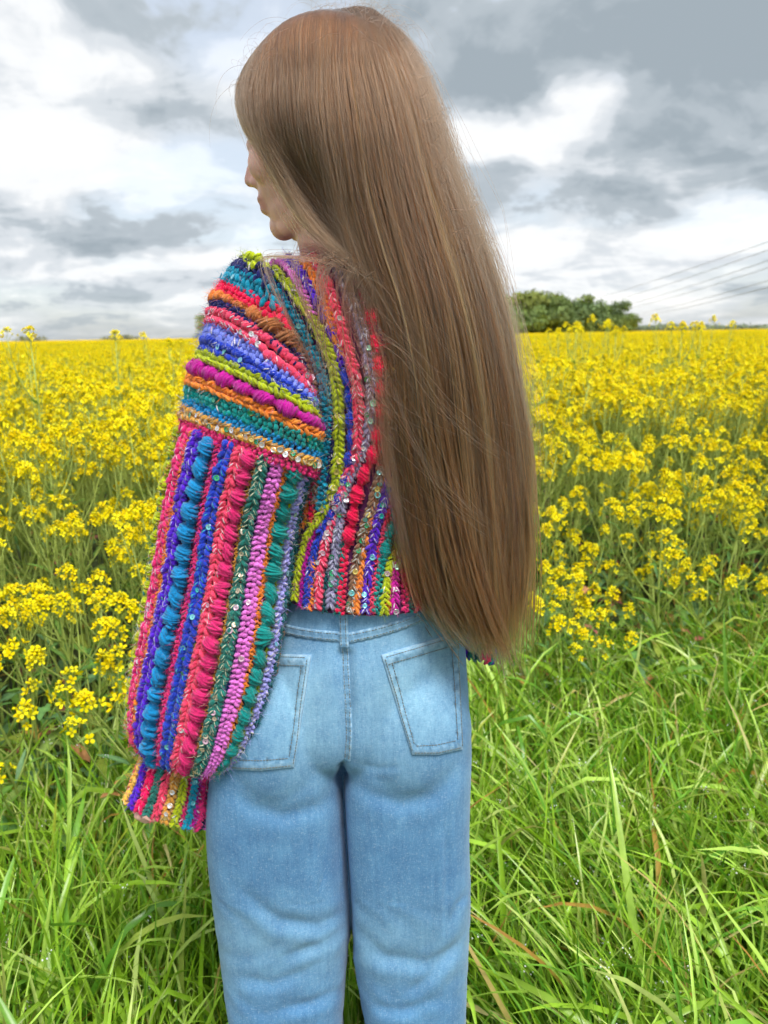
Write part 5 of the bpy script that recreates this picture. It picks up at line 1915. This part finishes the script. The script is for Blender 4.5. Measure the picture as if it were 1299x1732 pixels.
    wchild('yarn_fuzz', cu, sw, None, kind='stuff')

    # ---- sequins: small cupped discs with a hole, sewn on flat
    tones = dict(white='#eef2f4', pink='#f0c8dc', aqua='#7fe0e6', turq='#18c8c4', gold='#e8d070', green='#22b070', mint='#a8ecd0', cream='#f2dcc0', grey='#b0b8b4')
    th = np.arange(14) * 2 * math.pi / 14
    rr, zz = (0.0007, 0.0013, 0.0026, 0.0034, 0.0033), (0.0001, -0.0001, 0.0002, 0.0008, 0.0006)
    V = np.concatenate([np.stack((r_ * np.cos(th), r_ * np.sin(th), np.full(14, z_)), 1) for r_, z_ in zip(rr, zz)])
    i = (np.arange(4)[:, None] * 14 + np.arange(14)[None]).ravel()
    j = (np.arange(4)[:, None] * 14 + (np.arange(14)[None] + 1) % 14).ravel()
    Fq = np.stack((i, i + 14, j + 14, j), 1)
    disc = {}
    for nm, hx in tones.items():
        mm, t, out = material('sequin_' + nm)
        lw = t.n('ShaderNodeLayerWeight', ins={0: 0.45})
        c = t.mix(lw.outputs['Facing'], hexc(hx), tuple(0.6 * a + 0.4 * b for a, b in zip(hexc(hx), hexc('#d8b8f0'))))
        principled(t, out, **{'Base Color': c, 'Metallic': 0.55, 'Roughness': 0.18, 'Specular IOR Level': 0.8, 'Coat Weight': 0.6, 'Coat Roughness': 0.05})
        disc[nm] = fast_mesh('sequin', V, Fq, [mm])
    for (p, n, c_) in sequins:
        Rm = rot_to(n)
        k = rng.uniform(0.8, 1.1)
        o = bpy.data.objects.new('sequin', disc[c_])
        COL.objects.link(o)
        o.parent = sw
        o.matrix_local = Matrix([[Rm[i][0] * k, Rm[i][1] * k, Rm[i][2] * k, p[i]] for i in range(3)] + [[0, 0, 0, 1]])
    return sw


# ------------------------------------------------------------------ hair
def build_hair():
    m, t, out = material('hair')
    ca = t.n('ShaderNodeAttribute', attribute_name='Col').outputs[0]
    hb = t.n('ShaderNodeBsdfHairPrincipled', parametrization='COLOR')
    t.link(ca, hb.inputs['Color'])
    hb.inputs['Roughness'].default_value = 0.38
    hb.inputs['Radial Roughness'].default_value = 0.55
    hb.inputs['IOR'].default_value = 1.36
    hb.inputs['Coat'].default_value = 0.0
    hb.inputs['Random Roughness'].default_value = 0.15
    t.link(hb.outputs[0], out.inputs[0])
    K = 34
    near = [  # guides from the front of the face round to the back of the head: (px, py, D)
        [(470, 72, .915), (428, 102, .900), (400, 150, .895), (407, 205, .890), (436, 255, .880), (465, 308, .868), (503, 366, .855), (540, 405, .846), (570, 426, .842), (622, 455, .832), (668, 525, .826), (684, 620, .826), (694, 720, .828), (708, 830, .830), (728, 930, .826), (760, 1025, .822), (808, 1088, .818)],
        [(485, 64, .915), (448, 98, .885), (424, 155, .868), (432, 215, .862), (472, 285, .856), (513, 350, .850), (549, 397, .843), (588, 434, .836), (640, 475, .828), (690, 545, .820), (705, 640, .818), (712, 740, .820), (722, 850, .822), (742, 945, .818), (775, 1035, .814), (818, 1098, .810)],
        [(505, 47, .915), (476, 100, .872), (462, 165, .850), (474, 235, .852), (505, 305, .862), (535, 360, .864), (563, 405, .852), (600, 445, .836), (632, 500, .834), (648, 580, .834), (652, 680, .836), (665, 790, .836), (684, 895, .832), (712, 990, .828), (765, 1056, .824)],
        [(530, 35, .915), (508, 100, .862), (503, 175, .838), (518, 255, .842), (546, 325, .854), (572, 390, .850), (598, 450, .836), (630, 520, .832), (642, 600, .834), (642, 700, .836), (660, 800, .838), (680, 900, .834), (708, 992, .828), (765, 1062, .822)],
        [(556, 24, .915), (548, 100, .852), (550, 190, .828), (566, 285, .826), (586, 370, .830), (614, 455, .826), (650, 540, .822), (664, 630, .822), (670, 730, .824), (688, 835, .826), (708, 935, .822), (742, 1030, .816), (800, 1090, .812)],
        [(584, 18, .915), (598, 105, .846), (616, 205, .822), (632, 310, .818), (658, 415, .814), (690, 520, .808), (708, 620, .808), (718, 720, .810), (735, 830, .812), (755, 930, .808), (786, 1035, .802), (834, 1122, .800)],
        [(604, 13, .915), (640, 95, .850), (668, 195, .828), (690, 300, .820), (714, 400, .814), (742, 500, .808), (762, 600, .808), (775, 700, .810), (788, 800, .812), (800, 900, .808), (818, 1010, .802), (848, 1142, .800)],
        [(622, 15, .920), (668, 75, .872), (704, 165, .850), (732, 275, .840), (764, 378, .834), (795, 480, .830), (820, 580, .830), (838, 680, .832), (850, 780, .834), (856, 880, .830), (856, 990, .824), (854, 1138, .815)],
        [(634, 19, .925), (688, 72, .905), (726, 150, .892), (756, 250, .880), (788, 340, .872), (823, 430, .866), (852, 520, .864), (873, 620, .864), (890, 720, .864), (898, 820, .862), (898, 920, .856), (884, 1010, .846), (862, 1112, .832)]]
    far = []
    for gl in near:
        o = []
        for i, (x, y, D) in enumerate(gl):
            k = np.clip((y - 330) / 220, 0, 1)
            Dm = 0.925 + (0.925 - D) * 0.95
            o.append((x + 4, y + 3, Dm * (1 - k) + (D + 0.045) * k))
        far.append(o)
    deep = [[(x, y, D + 0.030 * np.clip((y - 60) / 120, 0, 1)) for x, y, D in g] for g in near]
    GI = np.array([catmull(PA(g), K) for g in deep])
    GN = np.array([catmull(PA(g), K) for g in near])
    GF = np.array([catmull(PA(g), K) for g in far])
    ng = len(near)

    def surf(G, t_):
        """interpolate across the guides, t_ (N,) in 0..ng-1 -> (N, K, 3)"""
        i = np.clip(t_.astype(int), 0, ng - 2)
        f = (t_ - i)[:, None, None]
        Q = np.concatenate((2 * G[:1] - G[1:2], G, 2 * G[-1:] - G[-2:-1]))
        p0, p1, p2, p3 = Q[i], Q[i + 1], Q[i + 2], Q[i + 3]
        return 0.5 * (2 * p1 + (p2 - p0) * f + (2 * p0 - 5 * p1 + 4 * p2 - p3) * f ** 2 + (3 * p1 - p0 - 3 * p2 + p3) * f ** 3)

    v = np.linspace(0, 1, K)

    def locks(G, n, nclump, inner, seed, tmin=0.0, tmax=8.0, spread=0.16):
        r = np.random.default_rng(seed)
        ct = r.uniform(tmin, tmax, nclump)
        cl = r.random(nclump) ** 1.6                     # depth of the lock below the surface
        nsub = max(8, n // 11)                           # strands stick together in thin streaks
        sub_ = r.integers(0, nsub, n)
        k = r.integers(0, nclump, nsub)[sub_]
        tt = ct[k] + r.normal(0, spread, nsub)[sub_] + r.normal(0, 0.011, n)
        tt = np.where(tt < tmin, 2 * tmin - tt, tt)
        tt = np.where(tt > tmax, 2 * tmax - tt, tt)
        tt = np.clip(tt, tmin, tmax)
        strand = surf(G, tt)
        centre = surf(G, ct)[k]
        pull = (0.15 + 0.58 * v ** 0.8 + 0.22 * np.clip((v - 0.8) / 0.2, 0, 1) ** 1.5)[None, :, None] * r.uniform(0.6, 1.15, (nclump, 1, 1))[k]
        p = strand * (1 - pull) + centre * pull
        lay = np.clip(cl[k] + r.normal(0, 0.12, nsub)[sub_] + r.normal(0, 0.02, n), 0, 1)
        dep = inner * lay[:, None] * np.minimum(1, 0.15 + 2.6 * v)[None]
        p[:, :, 1] += dep
        # each lock wanders a little; each strand a little more towards its tip
        ph = r.uniform(0, 6.28, (nclump, 3))[k]
        fr = r.uniform(3, 9, (nclump, 1))[k]
        am = (0.0075 * v ** 0.9)[None]
        p[:, :, 0] += am * np.sin(fr * v[None] + ph[:, :1])
        p[:, :, 1] += 0.8 * am * np.sin(fr * 1.2 * v[None] + ph[:, 1:2])
        tip = np.clip((v - 0.62) / 0.38, 0, 1)[None] ** 1.5
        p[:, :, 0] += tip * r.normal(0, 0.010, (nclump, 1))[k]
        p[:, :, 2] += tip * (np.abs(r.normal(0, 0.008, (nclump, 1))[k]) - 0.010) + tip * r.normal(0, 0.006, (nsub, 1))[sub_]
        p[:, :, 0] += tip * r.normal(0, 0.006, (nsub, 1))[sub_]
        ph2 = r.uniform(0, 6.28, (nsub, 2))[sub_] + r.normal(0, 0.25, (n, 2))
        f2 = r.uniform(2, 7, (nsub, 1))[sub_]
        am2 = (0.0034 * v ** 1.0)[None] * r.uniform(0.3, 1.5, (nsub, 1))[sub_]
        p[:, :, 0] += am2 * np.sin(f2 * v[None] + ph2[:, :1])
        p[:, :, 1] += am2 * np.sin(f2 * v[None] + ph2[:, 1:])
        # uneven lengths
        cut = 1 - np.minimum(r.exponential(0.045, nsub)[sub_], 0.45) - 0.02 * r.random(n) - 0.22 * r.random(nclump)[k] ** 2
        idx = v[None] * cut[:, None] * (K - 1)
        i0 = np.minimum(idx.astype(int), K - 2)
        fx = (idx - i0)[..., None]
        rows = np.arange(n)[:, None]
        p = p[rows, i0] * (1 - fx) + p[rows, i0 + 1] * fx
        shade = r.uniform(0.6, 1.4, (nclump, 1))[k] * r.uniform(0.62, 1.5, (nsub, 1))[sub_] * r.uniform(0.85, 1.15, (n, 1))
        base = np.array((0.110, 0.037, 0.0145))
        warm = np.array((0.27, 0.105, 0.038))
        pick = r.random((nsub, 1))[sub_]
        shade = shade * np.where(pick < 0.14, 1.75, np.where(pick > 0.80, 0.5, 1.0))
        w = (r.random((nclump, 1))[k] * 0.55 + r.random((nsub, 1))[sub_] * 0.35)
        col = np.clip((base * (1 - w) + warm * w) * shade, 0.01, 0.75)
        return p, col

    ho = P(437, 345, 0.925)
    hc = ho + np.array((0.985 * 0.086 * 0.97, -0.17 * 0.086 * 0.97, 0.112 * 0.97))
    hr = np.array((0.080, 0.066, 0.074)) * 0.97

    def off_skull(p, r):
        """keep every strand outside the head"""
        d = (p - hc) / hr
        rho = np.linalg.norm(d, axis=2, keepdims=True)
        want = 1.0 + 0.06 * r.random((len(p), 1, 1))
        soft = 0.10
        new = want + soft * np.logaddexp(0.0, (rho - want) / soft)
        return hc + d * (new / np.maximum(rho, 1e-6)) * hr

    jc = ho + np.array((0.985 * 0.082, -0.17 * 0.082, 0.010)) * 0.97
    jr = np.array((0.036, 0.058, 0.056))

    def off_jaw(p):
        d = (p - jc) / jr
        rho = np.linalg.norm(d, axis=2, keepdims=True)
        new = 1.0 + 0.06 * np.logaddexp(0.0, (rho - 1.0) / 0.06)
        return jc + d * (new / np.maximum(rho, 1e-6)) * jr

    P_, C_ = [], []
    for args in ((GN, 24000, 300, 0.042, 1, 0.3, 8.0, 0.13), (GN, 9000, 90, 0.016, 2, 3.0, 8.0, 0.22), (GN, 2600, 60, 0.016, 3, 0.0, 1.5, 0.12), (GF, 7000, 120, 0.012, 4), (GI, 7000, 90, 0.012, 5, 1.0, 4.6, 0.3)):
        p, c = locks(*args)
        p = off_jaw(off_skull(p, np.random.default_rng(9)))
        P_.append(p)
        C_.append(c)
    # loose strands lying across the mass and blown off its edges
    def strays(n, seed, amp, tmin=0.0, tmax=8.0, lift=0.004):
        r = np.random.default_rng(seed)
        tt = r.uniform(tmin, tmax, n)
        drift = r.normal(0, 0.9, n)
        out_ = []
        for q in range(K):
            out_.append(surf(GN, np.clip(tt + drift * v[q] ** 2, 0, 8))[:, q])
        p = np.stack(out_, 1)
        p[:, :, 1] -= lift * r.random((n, 1)) + 0.006 * v[None] * r.random((n, 1))
        for ax, k in ((0, 1.0), (2, 0.5), (1, 0.5)):
            for _ in range(2):
                p[:, :, ax] += amp * k * r.normal(0, 1, (n, 1)) * np.sin(r.uniform(2, 11, (n, 1)) * v[None] + r.uniform(0, 6, (n, 1))) * np.minimum(1, 3 * v)[None]
        cut = r.uniform(0.25, 0.97, n)
        idx = v[None] * cut[:, None] * (K - 1)
        i0 = np.minimum(idx.astype(int), K - 2)
        fx = (idx - i0)[..., None]
        rows = np.arange(n)[:, None]
        p = p[rows, i0] * (1 - fx) + p[rows, i0 + 1] * fx
        return p, np.clip(np.array((0.19, 0.10, 0.055)) * r.uniform(0.7, 1.25, (n, 1)), 0, 0.8)
    for args in ((1500, 21, 0.0045), (300, 22, 0.012), (750, 23, 0.011, 7.2, 8.0), (110, 24, 0.006, 0.0, 0.8)):
        p, c = strays(*args)
        p = off_skull(p, np.random.default_rng(10))
        P_.append(p)
        C_.append(c)
    # short broken hairs standing off the crown
    r = np.random.default_rng(31)
    n = 420
    tt = np.concatenate((r.uniform(0, 8, 260), r.uniform(6.8, 8, 160)))
    sf_ = surf(GN, tt)
    st = (np.concatenate((r.uniform(0.0, 0.10, 260), r.uniform(0.02, 0.40, 160))) * (K - 1)).astype(int)
    p0 = sf_[np.arange(n), st]
    cen = P(570, 210, 0.925)
    o = p0 - cen
    o /= np.linalg.norm(o, axis=1, keepdims=True)
    o[260:] = np.array((0.9, -0.2, 0.1))
    side = np.cross(o, r.normal(0, 1, (n, 3)))
    ln = r.uniform(0.012, 0.045, (n, 1, 1))
    p = p0[:, None] + ln * (o[:, None] * (0.55 * np.sin(v * 2.2))[None, :, None] + side[:, None] * (v ** 1.3)[None, :, None] * 0.7 + np.array((0, 0, -0.5))[None, None] * (v ** 2)[None, :, None])
    P_.append(p)
    C_.append(np.tile(np.array((0.12, 0.065, 0.04)), (n, 1)))
    # wisps drawn forward over the shoulder
    def wisp(pts, n, spread, seed):
        r = np.random.default_rng(seed)
        c = catmull(PA(pts), K)
        off = r.normal(0, 1, (n, 2)) * spread
        p = np.repeat(c[None], n, 0)
        w = (0.55 + 0.45 * np.cos(v * 5 + r.uniform(0, 6, (n, 1))))
        p[:, :, 0] += off[:, :1] * w
        p[:, :, 1] += off[:, 1:] * 0.5
        p[:, :, 2] += off[:, ::-1][:, :1] * 0.5 * w
        p[:, :, 0] += 0.002 * np.sin(v[None] * r.uniform(2, 8, (n, 1)) + r.uniform(0, 6, (n, 1))) * v[None]
        cut = 1 - 0.35 * r.random(n) ** 2
        idx = v[None] * cut[:, None] * (K - 1)
        i0 = np.minimum(idx.astype(int), K - 2)
        fx = (idx - i0)[..., None]
        rows = np.arange(n)[:, None]
        p = p[rows, i0] * (1 - fx) + p[rows, i0 + 1] * fx
        return p, np.clip(np.array((0.18, 0.095, 0.05)) * r.uniform(0.75, 1.25, (n, 1)), 0, 0.8)
    for args in (([(575, 442, .845), (520, 437, .842), (470, 434, .838), (446, 438, .832), (462, 485, .825), (490, 545, .822), (520, 600, .822), (550, 665, .822), (566, 705, .822)], 26, 0.0085, 1),
                 ([(580, 440, .843), (535, 438, .838), (500, 440, .830), (505, 490, .826), (530, 550, .824), (560, 620, .824), (585, 690, .824), (600, 770, .824)], 24, 0.012, 2),
                 ([(575, 420, .840), (545, 440, .830), (540, 480, .826), (560, 540, .824), (590, 610, .822), (620, 700, .822)], 30, 0.013, 3),
                 ([(600, 432, .838), (590, 470, .828), (610, 540, .824), (640, 640, .822), (650, 760, .822), (668, 860, .822)], 130, 0.0095, 4),
                 ([(620, 455, .832), (625, 520, .826), (650, 610, .822), (655, 720, .822), (672, 830, .822), (690, 930, .822)], 150, 0.0095, 5),
                 ([(640, 560, .815), (690, 600, .806), (740, 680, .800), (800, 740, .800), (860, 780, .805)], 24, 0.022, 6),
                 ([(650, 620, .815), (700, 740, .804), (750, 820, .800), (810, 870, .800), (860, 905, .803)], 26, 0.024, 7),
                 ([(560, 425, .838), (600, 450, .828), (650, 480, .822), (710, 540, .808), (770, 620, .802)], 36, 0.016, 8),
                 ([(590, 436, .840), (560, 445, .830), (545, 490, .824), (545, 560, .822), (560, 640, .822), (580, 730, .822)], 34, 0.020, 10),
                 ([(610, 440, .836), (590, 470, .826), (585, 530, .823), (600, 610, .821), (625, 700, .820), (645, 800, .820)], 60, 0.018, 11),
                 ([(630, 470, .830), (625, 540, .823), (640, 640, .820), (650, 760, .820), (670, 880, .820), (700, 980, .818)], 60, 0.014, 12),
                 ([(480, 360, .850), (505, 400, .845), (503, 425, .842), (515, 430, .842)], 10, 0.004, 9)):
        p, c = wisp(*args)
        P_.append(p)
        C_.append(c)
    pts, col = np.concatenate(P_), np.concatenate(C_)
    n = len(pts)
    r = np.random.default_rng(5)
    rad = 0.00017 * r.uniform(0.7, 1.3, (n, 1)) * (1 - 0.65 * v[None] ** 3)
    fine = np.zeros(n, bool)
    start = 24000 + 9000 + 2600 + 7000 + 7000
    fine[start:start + 1500 + 300 + 750 + 110 + 420] = True
    rad[fine] *= 0.62
    # grown-out roots are darker than the sun-bleached lengths
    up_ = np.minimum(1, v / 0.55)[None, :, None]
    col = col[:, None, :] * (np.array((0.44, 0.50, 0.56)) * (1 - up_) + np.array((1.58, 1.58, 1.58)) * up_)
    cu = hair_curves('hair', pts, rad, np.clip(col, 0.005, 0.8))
    cu.materials.append(m)
    wchild('hair', cu, person, BASE, label='very long straight light brown hair falling to the hips')


build_body()
build_jeans()
build_sweater()
build_hair()
